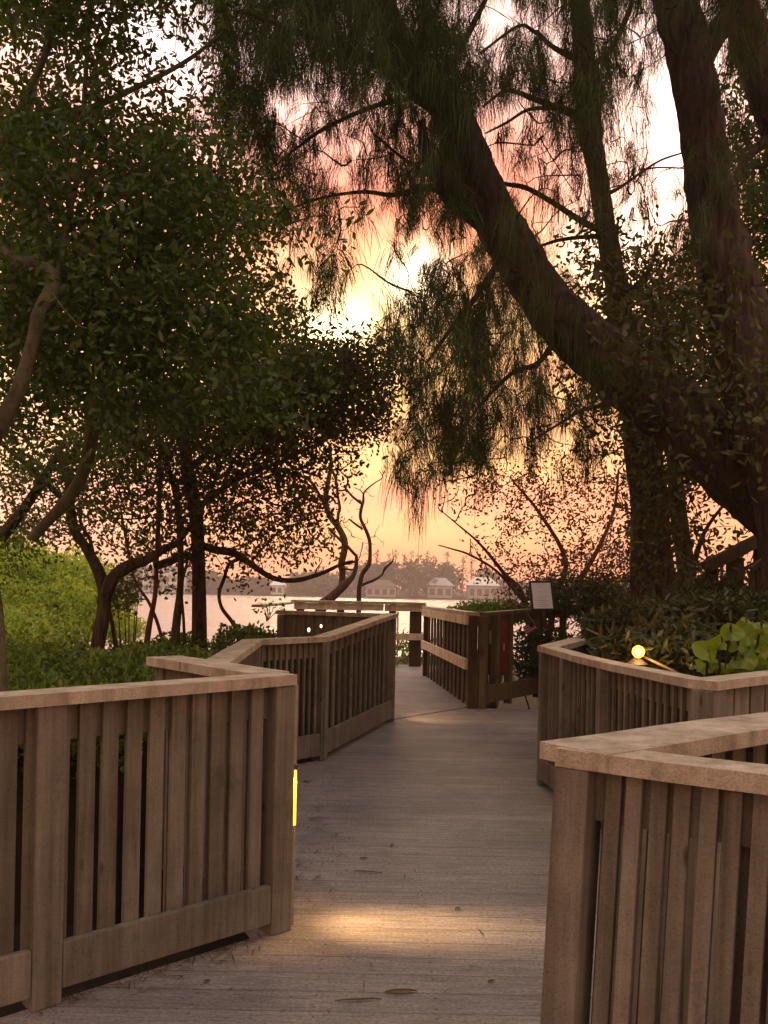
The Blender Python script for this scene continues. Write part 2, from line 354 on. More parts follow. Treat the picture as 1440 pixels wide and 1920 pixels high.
# ------------------------------------------------------------------ fences
def fence(name, label, legs, cat='fence', group=None):
    """legs: list of dicts a,b (plan), ha,hb (cap top heights), options"""
    root = empty(name, (legs[0]['a'][0], legs[0]['a'][1], 0), label, cat, group)
    for L in legs:
        a, b = Vector((*L['a'], 0)), Vector((*L['b'], 0)); ha, hb = L['ha'], L['hb']
        d = b-a; ln = d.length; d.normalize(); nrm = Vector((-d.y, d.x, 0))*L.get('side', 1)   # nrm = viewer side
        w = L.get('w', .14); th = .042; pm = L.get('mat', M['paint']); cmat = L.get('cap', M['cap'])
        lean = L.get('lean', 0)
        def H(s): return ha+(hb-ha)*s/ln
        tilt = L.get('tilt', 0)
        def pt(s, off, z): return a+d*(s+tilt*(z-1.0))+nrm*(off+lean*z)+ZA*z
        def bar(bm, s0, s1, o0, o1, zf0, zf1, bev=.003, nseg=1):
            """bar from s0..s1, offset o0..o1, z range functions"""
            vs = []
            for s in (s0, s1):
                for off in (o0, o1):
                    for zf in (zf0, zf1): vs.append(bm.verts.new(pt(s, off, zf(s))))
            fs = [bm.faces.new([vs[q] for q in f]) for f in ((0, 1, 3, 2), (4, 6, 7, 5), (0, 4, 5, 1), (2, 3, 7, 6), (0, 2, 6, 4), (1, 5, 7, 3))]
            if bev: bmesh.ops.bevel(bm, geom=list({e for f in fs for e in f.edges}), offset=bev, segments=2, profile=.5, affect='EDGES')
        e0, e1 = L.get('ext', (0, 0))
        if L.get('cap_on', True):
            # cap as a chain of slightly wavy boards
            n = max(2, int((ln+e0+e1)/.22)); bm = bmesh.new(); rows = []
            sag = L.get('sag', 0)
            for i in range(n+1):
                s = -e0+(ln+e0+e1)*i/n; q = (s+e0)/(ln+e0+e1)
                wv = .004*noise.noise((s*2.1+a.x*9, a.y*3, 0))-sag*math.sin(math.pi*q); wo = .004*noise.noise((s*1.7, a.x*5, 4))
                m0, m1 = L.get('miter', (0, 0)); row = []
                for off, sgn in ((w/2+wo, 1), (-w/2+wo, -1)):
                    ss = s+(m0 if i == 0 else 0)*sgn+(m1 if i == n else 0)*sgn
                    z = H(max(0, min(ln, s)))+wv
                    row.append((bm.verts.new(pt(ss, off, z)), bm.verts.new(pt(ss, off, z-th))))
                rows.append(row)
            for i in range(n):
                (A, B), (C, D) = rows[i], rows[i+1]
                bm.faces.new((A[0], C[0], D[0], B[0])); bm.faces.new((A[1], B[1], D[1], C[1])); bm.faces.new((A[0], A[1], C[1], C[0])); bm.faces.new((B[0], D[0], D[1], B[1]))
            for r in (rows[0], rows[-1]): bm.faces.new((r[0][0], r[1][0], r[1][1], r[0][1]))
            es = [e for e in bm.edges if len(e.link_faces) == 2 and e.calc_face_angle(0) > .7]
            bmesh.ops.bevel(bm, geom=es, offset=.006, segments=2, profile=.5, affect='EDGES')
            bm_obj('cap_rail', bm, cmat, root)
        sb = L.get('stringer', .13)
        gap0 = L.get('gap', .045); fh = L.get('fascia', .16)
        if sb:
            bm = bmesh.new(); bar(bm, 0, ln, -.034, -.003, lambda s: H(s)-th-sb, lambda s: H(s)-th-.001)
            bm_obj('stringer', bm, pm, root)
        # slats, in front of the stringer, with a second staggered row behind
        pitch, sw = L.get('pitch', .09), L.get('sw', .055)
        n = int((ln-.08)/pitch); bm = bmesh.new(); bb = bmesh.new()
        for i in range(n):
            s = .06+pitch*(i+.5)+random.uniform(-.004, .004); j = random.uniform(-.002, .002)
            bar(bm, s-sw/2, s+sw/2, .000+j, .020+j, lambda s: gap0+.01, lambda s: H(s)-th-.0015, .002)
        for sx, ex in L.get('back', []):
            m_ = int((ex-sx)/pitch)
            for i in range(m_):
                s = sx+pitch*(i+1)
                bw = L.get('bw', sw)
                bar(bb, s-bw/2, s+bw/2, -.055, -.037, lambda s: gap0+.01, lambda s: H(s)-th-.0015, .002)
        bm_obj('slat_panel', bm, pm, root)
        if len(bb.verts): bm_obj('back_slats', bb, L.get('bmat', pm), root)
        else: bb.free()
        if fh:
            ps = [0]+L.get('posts', [])+[ln]; bm = bmesh.new(); hw = L.get('pw', .085)/2
            for q in range(len(ps)-1):
                s0, s1 = ps[q]+hw+.002, ps[q+1]-hw-.002
                if s1-s0 > .05: bar(bm, s0, s1, .023, .055, lambda s: gap0, lambda s: gap0+fh, .004)
            bm_obj('kick_board', bm, L.get('kmat', pm), root)
        pw = L.get('pw', .085)
        ends = ([0] if L.get('p0', True) else [])+L.get('posts', [])+([ln] if L.get('p1', True) else [])
        for s in ends:
            bm = bmesh.new(); z0 = L.get('pz', 0.0)
            bar(bm, s-pw/2, s+pw/2, -.03 if s in L.get('posts', []) else -.05, .058, lambda s: z0, lambda s: H(min(max(s, 0), ln))-th-.002, .005)
            bm_obj('post', bm, pm, root)
        if L.get('mid'):
            mz0, mz1 = L['mid']; bm = bmesh.new()
            bar(bm, -.02, ln+.0, .06, .10, lambda s: mz0, lambda s: mz1, .004); bm_obj('mid_rail', bm, M['litwood'], root)
            bm = bmesh.new(); bar(bm, -.02, ln, .06, .10, lambda s: H(s)-.155, lambda s: H(s)-th-.004, .004); bm_obj('top_fascia', bm, M['litwood'], root)
    return root
Lln = math.dist(L1z, L1b)
pL = Lln-math.dist(L1a, L1b)
# near left fence, V corner
Lr = (-1.07, 4.26)
fence('boardwalk_fence', 'near brown slatted fence filling the lower left, glowing post lamp at its right end', [
    dict(a=L1z, b=L1b, ha=1.06, hb=1.05, side=-1, pitch=.088, sw=.059, posts=[pL-1.25, pL], gap=.05, fascia=.155, pw=.10, sag=.012, ext=(0, .045), miter=(0, .0), stringer=.14,
         back=[(pL+.42, Lln-.05)]),
    dict(a=L1b, b=Lr, ha=1.052, hb=1.05, side=-1, w=.19, pitch=.1, sw=.06, p0=False, fascia=.14, ext=(-.06, .05), cap=M['cap']),
])
fence('boardwalk_fence', 'middle left slatted fence whose pale cap rail steps up towards the lake', [
    dict(a=L2a, b=L2b, ha=1.0, hb=1.01, side=-1, pitch=.11, sw=.06, w=.15, p0=True, p1=False),
    dict(a=L2b, b=L2c, ha=1.012, hb=1.012, side=-1, pitch=.066, sw=.020, w=.13, p0=True, ext=(.05, .0), fascia=.18, back=[(-.06, .74)], bw=.056, bmat=M['backwood']),  # thin front slats stand for the side-lit edges of boards
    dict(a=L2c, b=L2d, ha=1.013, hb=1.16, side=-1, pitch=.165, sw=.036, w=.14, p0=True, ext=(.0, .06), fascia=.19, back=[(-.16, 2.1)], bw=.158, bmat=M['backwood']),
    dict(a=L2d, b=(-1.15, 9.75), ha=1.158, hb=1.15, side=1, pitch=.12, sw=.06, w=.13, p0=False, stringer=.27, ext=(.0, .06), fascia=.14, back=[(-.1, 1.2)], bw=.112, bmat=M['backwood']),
])
Fa, Fb = (-1.72, 15.85), (1.15, 15.75)
def far_fence():
    r = empty('lookout_fence', (Fa[0], Fa[1], 0), 'open post and rail fence across the far end of the deck before the water', 'fence')
    bm = bmesh.new(); prism(bm, [(-1.72, 15.75), (.78, 15.75), (.78, 15.95), (-1.66, 15.95)], 1.155, 1.20, .005); bm_obj('cap_rail', bm, M['cap'], r)
    bm = bmesh.new(); prism(bm, [(-1.66, 15.79), (.0, 15.79), (.0, 15.83), (-1.66, 15.83)], 1.03, 1.152, .004); prism(bm, [(.02, 15.79), (.80, 15.79), (.80, 15.83), (.02, 15.83)], 1.03, 1.152, .004); bm_obj('fascia_board', bm, M['litwood'], r)
    bm = bmesh.new(); prism(bm, [(-1.6, 15.78), (.85, 15.78), (.85, 15.83), (-1.6, 15.83)], .50, .62, .004); bm_obj('mid_rail', bm, M['litwood'], r)
    for x, wd in ((-1.55, .14), (-.8, .14), (.17, .13), (.60, .22)):
        bm = bmesh.new(); prism(bm, [(x-wd/2, 15.84), (x+wd/2, 15.84), (x+wd/2, 15.96), (x-wd/2, 15.96)], 0, 1.153, .006); bm_obj('post', bm, M['darkwood'], r)
    bm = bmesh.new(); prism(bm, [(.255, 15.845), (.285, 15.845), (.285, 15.88), (.255, 15.88)], 0.01, 1.02, .003); bm_obj('slim_post', bm, M['cap'], r)
    # return leg on the left, running towards the camera
    bm = bmesh.new(); prism(bm, [(-1.95, 12.6), (-1.80, 12.6), (-1.66, 15.74), (-1.81, 15.74)], 1.12, 1.16, .004); bm_obj('side_cap_rail', bm, M['cap'], r)
far_fence()
fence('lookout_side_fence', 'dark slatted fence with two pale rails on the right of the lookout gap', [
    dict(a=R1b, b=R1a, ha=1.165, hb=1.16, side=1, pitch=.30, sw=.13, w=.16, mat=M['darkwood'], cap=M['cap'], stringer=0, fascia=0, mid=(.47, .60), ext=(-.02, .05), gap=-.03, back=[(.0, 3.3)]),
])
# broad outer boards beneath the two pale rails of that fence
def right_back():
    e1 = P(1010, 1141, 11.6); e2 = P(1172, 1126, 15.5)
    a = R1b; b = (e1.x, e1.y)
    r = fence('garden_side_fence', 'low mossy fence behind the notice, running right into the shrubs', [
        dict(a=(a[0]+.12, a[1]+.02), b=b, ha=1.165, hb=1.21, side=-1, pitch=9, posts=[.30, .66], pw=.07, w=.12, mat=M['olivewood'], cap=M['olivewood'], fascia=.22, gap=.06, kmat=M['olivewood'], stringer=.1, p1=False),
        dict(a=b, b=(e2.x, e2.y), ha=1.212, hb=e2.z, side=-1, pitch=9, posts=[1.0, 2.2, 3.3], pw=.08, w=.12, mat=M['olivewood'], cap=M['olivewood'], fascia=0, stringer=.12),
    ])
    return r
right_back()
fence('boardwalk_fence', 'right slatted fence with an uneven pale cap rail around the small glowing lamp', [
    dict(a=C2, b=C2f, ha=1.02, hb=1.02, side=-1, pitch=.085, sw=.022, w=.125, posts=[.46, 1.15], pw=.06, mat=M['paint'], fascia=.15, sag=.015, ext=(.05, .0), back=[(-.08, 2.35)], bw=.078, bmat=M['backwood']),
    dict(a=C2f, b=C2ff, ha=1.022, hb=1.04, side=-1, pitch=.16, sw=.145, w=.14, pw=.13, mat=M['paint'], fascia=.15, posts=[1.6], ext=(.05, 0), back=[(0, 3)], p0=True),
    dict(a=C2, b=(1.98, 8.1), ha=1.018, hb=1.02, side=1, pitch=.09, sw=.05, w=.16, p0=False, mat=M['olivewood'], fascia=.15, ext=(.0, .03)),
])
fence('boardwalk_fence', 'nearest fence in the lower right corner with a broad V-shaped cap rail', [
    dict(a=C3, b=C3f, ha=1.037, hb=1.037, side=-1, pitch=.054, sw=.037, w=.12, pw=.085, fascia=.15, lean=-.01, tilt=.035, ext=(.04, 0), posts=[], stringer=.13, back=[(-.04, .28), (.31, .56), (.60, .9), (1.0, 1.4)], bw=.040),
    dict(a=C3, b=C3r, ha=1.039, hb=1.037, side=-1, pitch=.11, sw=.06, w=.20, p0=False, fascia=.15, ext=(.03, 0), stringer=.1),
])
# short piece of fence half hidden in the shrubs
q = P(1116, 1143, 10.2)
def stub():
    r = empty('short_rail', (q.x, q.y, 0), 'short pale rail on a post poking out of the shrubs behind the lamp', 'rail')
    bm = bmesh.new(); prism(bm, [(q.x, q.y), (q.x+1.3, q.y+.3), (q.x+1.3, q.y+.42), (q.x, q.y+.12)], q.z-.05, q.z, .004); bm_obj('cap_rail', bm, M['cap'], r)
    bm = bmesh.new(); prism(bm, [(q.x, q.y+.01), (q.x+.09, q.y+.01), (q.x+.09, q.y+.10), (q.x, q.y+.10)], -.7, q.z-.052, .004); bm_obj('post', bm, M['olivewood'], r)
stub()
# stair railing at the right edge
def stairs():
    Y = 9.0
    r = empty('stair_railing', P(1345, 1300, Y), 'dark sloping stair railing rising to the right behind the shrubs', 'railing')
    def beam(name, p0, p1, th, dep, mat, Yd=0):
        a, b = P(*p0, Y+Yd), P(*p1, Y+Yd); d = (b-a); ln = d.length; d.normalize(); up = YA.cross(d).normalized()*-1; bm = bmesh.new()
        obox(bm, (a+b)/2, d, YA, up, ln, dep, th, .006); return bm_obj(name, bm, mat, r)
    beam('handrail', (1322, 1064), (1450, 998), .12, .16, M['darkwood'])
    beam('lower_rail', (1340, 1098), (1452, 1036), .04, .05, M['darkwood'], .1)
    for x, y0, y1, wd in ((1334, 1066, 1150, .12), (1378, 1046, 1130, .16), (1425, 1020, 1120, .11)):
        beam('post', (x, y1), (x, y0), wd, .1, M['darkwood'], .12)
    beam('pale_handrail', (1408, 1068), (1470, 1020), .05, .08, M['olivewood'], -.6)
    beam('pale_post', (1409, 1180), (1409, 1070), .05, .05, M['olivewood'], -.55); beam('pale_post', (1424, 1180), (1424, 1062), .035, .05, M['olivewood'], -.55)
stairs()
# ------------------------------------------------------------------ notice, flag, red cabinet
def notice():
    Y = 11.35; c = P(1016, 1117, Y); k = Y/F
    r = empty('notice_board', (c.x, c.y, c.z-.17), 'white printed notice in a black frame standing on the fence cap', 'notice')
    ax = (P(1040, 1117, Y)-P(990, 1117.5, Y)).normalized(); up = (P(1013, 1090, Y)-P(1019, 1145, Y-.22)).normalized(); nn = ax.cross(up)
    W, H_ = 45*k, 64*k
    bm = bmesh.new(); obox(bm, c, ax, up, nn, W, H_, .02, .003); bm_obj('frame', bm, M['frame'], r)
    cp = c+nn*.012-up*.004; bm = bmesh.new(); obox(bm, cp, ax, up, nn, W*.80, H_*.86, .002); bm_obj('paper', bm, M['paper'], r)
    bm = bmesh.new()
    rows = [(.39, .32), (.30, .14), (.12, .30), (.05, .12), (-.03, .34), (-.10, .30), (-.17, .36), (-.23, .22), (-.30, .34), (-.36, .42)]
    for y, wd in rows:
        x = -wd/2*W
        while x < wd/2*W:
            l = random.uniform(.012, .03); obox(bm, cp+nn*.0015+up*(y*H_)+ax*(x+l/2), ax, up, nn, l, .0045, .001); x += l+.007
    bm_obj('printed_lines', bm, M['ink'], r)
    bm = bmesh.new(); obox(bm, c-up*(H_*.5+.14), ax, up, nn, .05, .28, .02, .003); bm_obj('stake', bm, M['darkwood'], r)
notice()
def flag():
    Y = 11.1; c = P(993, 1177, Y); k = Y/F
    r = empty('hand_flag', c, 'small striped flag on a stick tucked into the fence under the notice', 'flag')
    ang = R(-32); ax = Vector((math.cos(ang), 0, math.sin(ang)*-1)); up = Vector((-ax.z, 0, ax.x)); ax = (ax*-1); nn = Vector((0, -1, 0))
    W, H_ = 22*k, 16*k
    for i in range(7):
        bm = bmesh.new(); obox(bm, c+up*((i-3)*H_/7), ax, up, nn, W, H_/7, .004)
        bm_obj('flag_stripe', bm, M['flagred'] if i % 2 == 0 else M['flagwhite'], r)
    bm = bmesh.new(); obox(bm, c-ax*W*.28+up*H_*.22+nn*.004, ax, up, nn, W*.42, H_*.55, .004); bm_obj('canton', bm, M['flagblue'], r)
    V, Q = tube_np([c-ax*W*.5-up*.06, c-ax*W*.5+up*.22], [.005, .005], 6); np_mesh('stick', V, Q, M['cap'], r)
flag()
def cabinet():
    Y = 10.62; a = P(903, 1160, Y)
    r = empty('red_cabinet', P(925, 1250, Y), 'dark red cabinet hanging on the fence beside the dark end post', 'cabinet')
    bm = bmesh.new(); c = P(928, 1212, Y+.22); obox(bm, c, XA, YA, ZA, .30, .16, .72, .012); bm_obj('cabinet_body', bm, M['red'], r)
    bm = bmesh.new(); obox(bm, c-YA*.085, XA, YA, ZA, .25, .012, .66, .004); bm_obj('door_panel', bm, M['red'], r)
    bm = bmesh.new(); obox(bm, c-YA*.095+XA*-.05+ZA*.12, XA, YA, ZA, .07, .006, .16, .002); bm_obj('pale_glint', bm, M['flagwhite'], r)  # pale patch painted as a reflection on the red door
    bm = bmesh.new(); obox(bm, c-YA*.105+XA*.10, XA, YA, ZA, .015, .02, .09, .003); bm_obj('handle', bm, M['pipe'], r)
    r2 = empty('bent_pipe', P(894, 1250, Y), 'pale bent metal pipe on the dark post left of the red cabinet', 'pipe')
    pts = spline([P(894, 1248, Y), P(893.5, 1200, Y), P(895, 1163, Y), P(900, 1155.5, Y), P(918, 1154.5, Y), P(936, 1155, Y)], 8)
    V, Q = tube_np(pts, [.011]*len(pts), 8); np_mesh('tube', V, Q, M['pipe'], r2, True)
cabinet()
# ------------------------------------------------------------------ lamps
def spot(name, loc, tgt, energy, size, blend, col, parent, rad=.02):
    l = bpy.data.lights.new(name, 'SPOT'); l.energy = energy; l.spot_size = size; l.spot_blend = blend; l.color = col; l.shadow_soft_size = rad
    o = bpy.data.objects.new(name, l); sc.collection.objects.link(o); o.parent = parent
    o.location = Vector(loc)-parent.location; o.rotation_euler = (Vector(tgt)-Vector(loc)).to_track_quat('-Z', 'Y').to_euler(); return o
def point(name, loc, energy, col, parent, rad=.03):
    l = bpy.data.lights.new(name, 'POINT'); l.energy = energy; l.color = col; l.shadow_soft_size = rad
    o = bpy.data.objects.new(name, l); sc.collection.objects.link(o); o.parent = parent; o.location = Vector(loc)-parent.location; return o
WARM = (1, .60, .24)
def post_lamp():
    b = Vector((*L1b, 0)); d = Vector((L1b[0]-L1a[0], L1b[1]-L1a[1], 0)).normalized()
    n = Vector((d.y, -d.x, 0))
    base = b+d*.070+n*.020
    r = empty('post_lamp', base+ZA*.62, 'yellow glowing lamp on the corner board at the right end of the near left fence', 'lamp')
    bm = bmesh.new(); obox(bm, b+d*.073+n*.0+ZA*.50, d, n, ZA, .040, .034, 1.0, .003); bm_obj('mounting_board', bm, M['cap'], r)
    bm = bmesh.new(); obox(bm, base+n*.012+ZA*.668, d, n, ZA, .030, .022, .012, .003); obox(bm, base+n*.003+d*.012+ZA*.655, d, n, ZA, .006, .006, .03); bm_obj('hood', bm, M['fixture'], r)
    bm = bmesh.new(); obox(bm, base+n*.010+ZA*.535, d, n, ZA, .022, .012, .23, .004); bm_obj('lens', bm, M['lens'], r)  # lamp lens, lengthened to stand for its light on the board
    spot('lamp_wash', base+n*.034+ZA*.64, base+n*.004+ZA*.2, 7, R(80), .9, (1, .50, .09), r, .01)
    o = spot('lamp_beam', b+d*.115+n*.03+ZA*.62, G(750, 1738), 60, R(72), 1.0, WARM, r, .08); o.scale = (.55, 1, 1)
post_lamp()
def low_lamp():
    p = P(713, 1327, 8.85)
    r = empty('step_light', p, 'tiny bright step light low on the end of the middle left fence', 'lamp')
    bm = bmesh.new(); bmesh.ops.create_icosphere(bm, subdivisions=2, radius=.022, matrix=Matrix.Translation(p)); bm_obj('bulb', bm, M['tiny'], r, True)
    bm = bmesh.new(); bmesh.ops.create_cone(bm, cap_ends=True, segments=16, radius1=.035, radius2=.028, depth=.03, matrix=Matrix.Translation(p+Vector((0, .03, .02)))); bm_obj('housing', bm, M['fixture'], r)
    spot('lamp_beam', Vector((.12, 9.15, .5)), G(860, 1343), 30, R(85), .8, WARM, r, .05)
low_lamp()
for i, (x, y, Y, lb) in enumerate(((579, 1181, 8.9, 'candle-like garden light, left of the two, behind the middle left rail'), (602, 1174, 9.0, 'candle-like garden light, right of the two, behind the middle left rail'))):
    p = P(x, y, Y); r = empty('garden_light', p, lb, 'lamp', 'garden lights behind the middle rail')
    bm = bmesh.new(); bmesh.ops.create_icosphere(bm, subdivisions=2, radius=.015 if i else .018, matrix=Matrix.Translation(p)@Matrix.Diagonal((.8, .8, 1.3, 1))); bm_obj('bulb', bm, M['tiny'], r, True)
    V, Q = tube_np([p-ZA*.03, Vector((p.x, p.y, -.7))], [.008, .010], 6); np_mesh('stake', V, Q, M['fixture'], r)
def garden_lamp():
    p = P(1197, 1222, 5.45)
    r = empty('path_lamp', p, 'round orange glowing lamp just behind the right cap rail', 'lamp')
    bm = bmesh.new(); bmesh.ops.create_icosphere(bm, subdivisions=3, radius=.024, matrix=Matrix.Translation(p)); bm_obj('bulb', bm, M['bulb'], r, True)
    bm = bmesh.new(); bmesh.ops.create_icosphere(bm, subdivisions=3, radius=.040, matrix=Matrix.Translation(p)); bm_obj('halo_globe', bm, M['amber'], r, True)  # amber shell added for the orange glow round the bulb
    bm = bmesh.new(); bmesh.ops.create_cone(bm, cap_ends=True, segments=20, radius1=.07, radius2=.02, depth=.04, matrix=Matrix.Translation(p+Vector((0, .03, -.06)))); bm_obj('shade', bm, M['fixture'], r)
    V, Q = tube_np([p-ZA*.038, Vector((p.x, p.y, -.7))], [.012, .014], 8); np_mesh('stake', V, Q, M['fixture'], r)
    point('lamp_light', p-YA*.08, 3.5, (1, .52, .2), r, .05)
garden_lamp()
pts = spline([P(1100, 1180, 6.6), P(1150, 1203, 6.0), P(1199, 1228, 5.6), P(1250, 1252, 5.2), P(1312, 1284, 4.7)], 8)  # thin pale tube on the diagonal line past the lamp
V, Q = tube_np(pts, [.009]*len(pts), 6); tag(np_mesh('diagonal_strand', V, Q, M['olivewood'], None, True), 'thin pale cable running diagonally past the orange lamp behind the rail', 'strand')
# ------------------------------------------------------------------ foliage engine
def leaves_np(C, L, W, droop=.25, fold=.25):
    n = len(C); d = rng.normal(size=(n, 3)); d[:, 2] -= droop; d /= np.linalg.norm(d, axis=1, keepdims=True)
    u = rng.normal(size=(n, 3)); s = np.cross(d, u); s /= np.linalg.norm(s, axis=1, keepdims=True); nn = np.cross(s, d)
    l = (L*rng.uniform(.45, 1.35, n))[:, None]; w_ = (W*rng.uniform(.7, 1.2, n))[:, None]*.5
    b = C; t = C+d*l; f = nn*w_*fold
    l1 = C+d*l*.30+s*w_*.85+f; l2 = C+d*l*.68+s*w_*.85+f; r1 = C+d*l*.30-s*w_*.85+f; r2 = C+d*l*.68-s*w_*.85+f
    V = np.stack([b, l1, l2, t, r2, r1], 1).reshape(-1, 3); k = np.arange(n)[:, None]*6
    Q = np.concatenate([k+np.array([0, 1, 2, 3]), k+np.array([0, 3, 4, 5])], 0)
    return V, Q
def strands_np(C, L, W, spread=.35, flow=None):
    """hanging needle strands: two quads each, gently curved, facing random ways"""
    n = len(C); d0 = rng.normal(size=(n, 3))*spread; d0[:, 2] -= .55
    if flow is not None: d0 += flow
    d0 /= np.linalg.norm(d0, axis=1, keepdims=True)
    d1 = d0*.5+np.array([0, 0, -.75]); d1 /= np.linalg.norm(d1, axis=1, keepdims=True)
    l = (L*rng.uniform(.5, 1.4, n))[:, None]
    a = rng.uniform(0, np.pi, n); s = np.stack([np.cos(a), np.sin(a)*.6, np.zeros(n)], 1); w_ = (W*rng.uniform(.6, 1.3, n))[:, None]*.5
    p1 = C+d0*l*.45; p2 = p1+d1*l*.55
    V = np.stack([C-s*w_, C+s*w_, p1-s*w_, p1+s*w_, p2-s*w_*.35, p2+s*w_*.35], 1).reshape(-1, 3); k = np.arange(n)[:, None]*6
    Q = np.concatenate([k+np.array([0, 1, 3, 2]), k+np.array([2, 3, 5, 4])], 0)
    return V, Q
def grid_points(grid, x0, y0, cell, per_lambda, zr):
    """grid of digits: share of the sky covered; returns cluster centres in the place"""
    out = []
    for r, row in enumerate(grid):
        for c, ch in enumerate(row):
            if ch in '. 0': continue
            lam = (0, .12, .26, .42, .6, .85, 1.2, 1.7, 2.6, 4.2)[int(ch)]; n = rng.poisson(lam*per_lambda)
            if n == 0: continue
            px = x0+(c+rng.uniform(-.12, 1.12, n))*cell; py = y0+(r+rng.uniform(-.12, 1.12, n))*cell
            out.append(Pn(px, py, rng.uniform(zr[0], zr[1], n)))
    return np.concatenate(out) if out else np.zeros((0, 3))
def connect(acc, skel, nodes, r0=.004, maxd=1.2, sides=4, sag=.05, curve=.12):
    """grow twigs: every node joins the nearest point already on the tree"""
    S = np.array(skel, float); todo = np.array(nodes, float)
    if len(todo) == 0: return
    D = np.min(np.linalg.norm(todo[:, None, :]-S[None], axis=2), axis=1); order = np.argsort(D); todo = todo[order]
    pts = S
    for p in todo:
        dd = np.linalg.norm(pts-p, axis=1); j = int(np.argmin(dd)); q = pts[j]; dist = dd[j]
        if dist < .03: continue
        m = (p+q)/2+rng.normal(size=3)*curve*dist; m[2] += sag*dist
        m1 = q*.65+m*.35+rng.normal(size=3)*curve*.4*dist
        line = spline([q, m1, m, p], 3); rr = np.linspace(r0*(1.0+dist*1.6), r0*.55, len(line))
        V_, Q_ = tube_np(line, rr, sides); acc.add(V_, Q_)
        pts = np.vstack([pts, line[3:]])
def limb(pxs, sub=5):
    """list of (px,py,Y,width_px) -> world points and radii"""
    a = np.array([[*P(x, y, Y), w_/2*Y/F] for x, y, Y, w_ in pxs]); s = spline(a, sub); return s[:, :3], np.maximum(s[:, 3], .003)
class Tree:
    def __init__(s, name, label, cat, base, group=None):
        s.root = empty(name, base, label, cat, group); s.skel = []; s.limbs = []; s.twigs = Acc()
    def add(s, pxs, sides=10, rough=.0, sub=5, part='limb', mat=None):
        p, r = limb(pxs, sub); V_, Q_ = tube_np(p, r, sides, rough, seed=len(s.skel)*1.3); s.skel += list(p)
        s.limbs.append((part, V_, Q_, mat))
        return p
    def finish(s, mat):
        trunk = Acc(); 
        for part, V_, Q_, m in s.limbs:
            if part == 'trunk': np_mesh('trunk', V_, Q_, m or mat, s.root, True)
            else: trunk.add(V_, Q_)
        if trunk.n: trunk.build('branches', mat, s.root, True)
        if s.twigs.n: s.twigs.build('twigs', mat, s.root, True)
def scatter(C, k, sp, squash=1.0):
    n = len(C); o = rng.normal(size=(n, k, 3))*sp; o[..., 2] *= squash
    return (C[:, None, :]+o).reshape(-1, 3)
# density grids: rows are 60 px tall, columns 60 px wide, digits tell how much of the sky the leaves cover
NEAR = ["99999960", "99999960", "99999960", "98888730",
        "76555310", "66644320", "65555431", "77765441", "9979876400", "9959998510", "9989998830", "8989999742",
        "999999982", "998999983", "9999989852", "9898999974", "8787888874"]                # rows start at y=-240
def rows(*rr): return ["0"*int(k)+d for k, d in (r.split(":") for r in rr)]
GROVE = rows("8:2", "8:62", "6:34521", "5:4478 9983".replace(" ", ""), "0:4447789999883", "0:556778899886", "0:767787787520", "0:6576666555", "0:7544565567", "0:3002345431")   # from y=480
CAS = rows("6:778888888766777788", "6:778888888766777788", "6:778888888766777788", "6:778888888666767788",
    "6:478888883346757067", "6:378788884446755066", "6:278778887645853144", "6:487656788556842000", "6:268635787445741066", "6:035534687444542067",
    "6:0466644753334334", "6:0043322344322134", "6:0001311456430035", "6:0001442688420002", "6:000013467774", "6:000003567765", "6:0000024677766", "6:0000005877765",
    "6:0000003783443", "6:000000242", "6:00000011")                                     # from y=-270
RB = rows("0:0", "18:554", "18:7885", "17:577997", "18:69998", "17:5599997", "18:679998", "18:5679998", "13:46776569998", "13:14676669424", "14:2667669523", "15:578889533", "15:368999999")  # from y=360
# --- near left tree: pale crooked trunk at the left edge, big leafy crown
T = Tree('broadleaf_tree', 'leafy tree at upper left with a pale crooked trunk bending at the left edge', 'tree', (-3.6, 5.4, -.7), None)
T.add([(-150, 1500, 5.2, 40), (-90, 1150, 5.2, 36), (-45, 900, 5.1, 32), (5, 790, 5.0, 30), (40, 715, 5.0, 27), (62, 640, 5.0, 24), (74, 585, 5.0, 25), (98, 545, 5.05, 31), (94, 512, 5.1, 28), (60, 497, 5.15, 23), (22, 482, 5.2, 19), (-12, 448, 5.3, 18), (-60, 380, 5.5, 18), (-70, 200, 5.8, 16)], 24, .16, 10, 'trunk')
T.add([(5, 1500, 4.9, 30), (2, 1240, 4.9, 20), (-12, 1100, 5.0, 20), (-60, 950, 5.1, 22)], 10, .1)
T.add([(100, 535, 5.1, 20), (112, 500, 5.3, 14), (130, 400, 5.6, 12), (150, 300, 6.0, 11), (160, 150, 6.4, 9), (170, 0, 6.8, 8)], 8, .1)
T.add([(130, 400, 5.6, 8), (165, 440, 5.6, 9), (195, 470, 5.7, 7), (230, 480, 5.9, 6), (300, 500, 6.2, 5), (380, 560, 6.6, 5)], 7, .1)
T.add([(120, 500, 5.3, 8), (180, 470, 5.3, 10), (170, 445, 5.3, 8), (160, 420, 5.4, 5)], 7, .1)
T.add([(98, 550, 5.0, 4), (120, 580, 4.9, 4), (150, 612, 4.9, 4), (172, 612, 5.0, 3.5), (195, 590, 5.2, 3), (200, 540, 5.4, 3)], 6)
T.add([(225, 530, 5.3, 4), (212, 555, 5.3, 4), (220, 590, 5.3, 3.5), (240, 620, 5.4, 3)], 6)
T.add([(-60, 380, 5.5, 16), (40, 260, 6.0, 14), (200, 190, 6.4, 11), (340, 120, 6.9, 8), (420, 60, 7.2, 5)], 8, .1)
T.add([(-60, 380, 5.5, 16), (60, 330, 5.9, 12), (250, 330, 6.6, 10), (420, 400, 7.0, 7), (520, 440, 7.3, 4)], 8, .1)
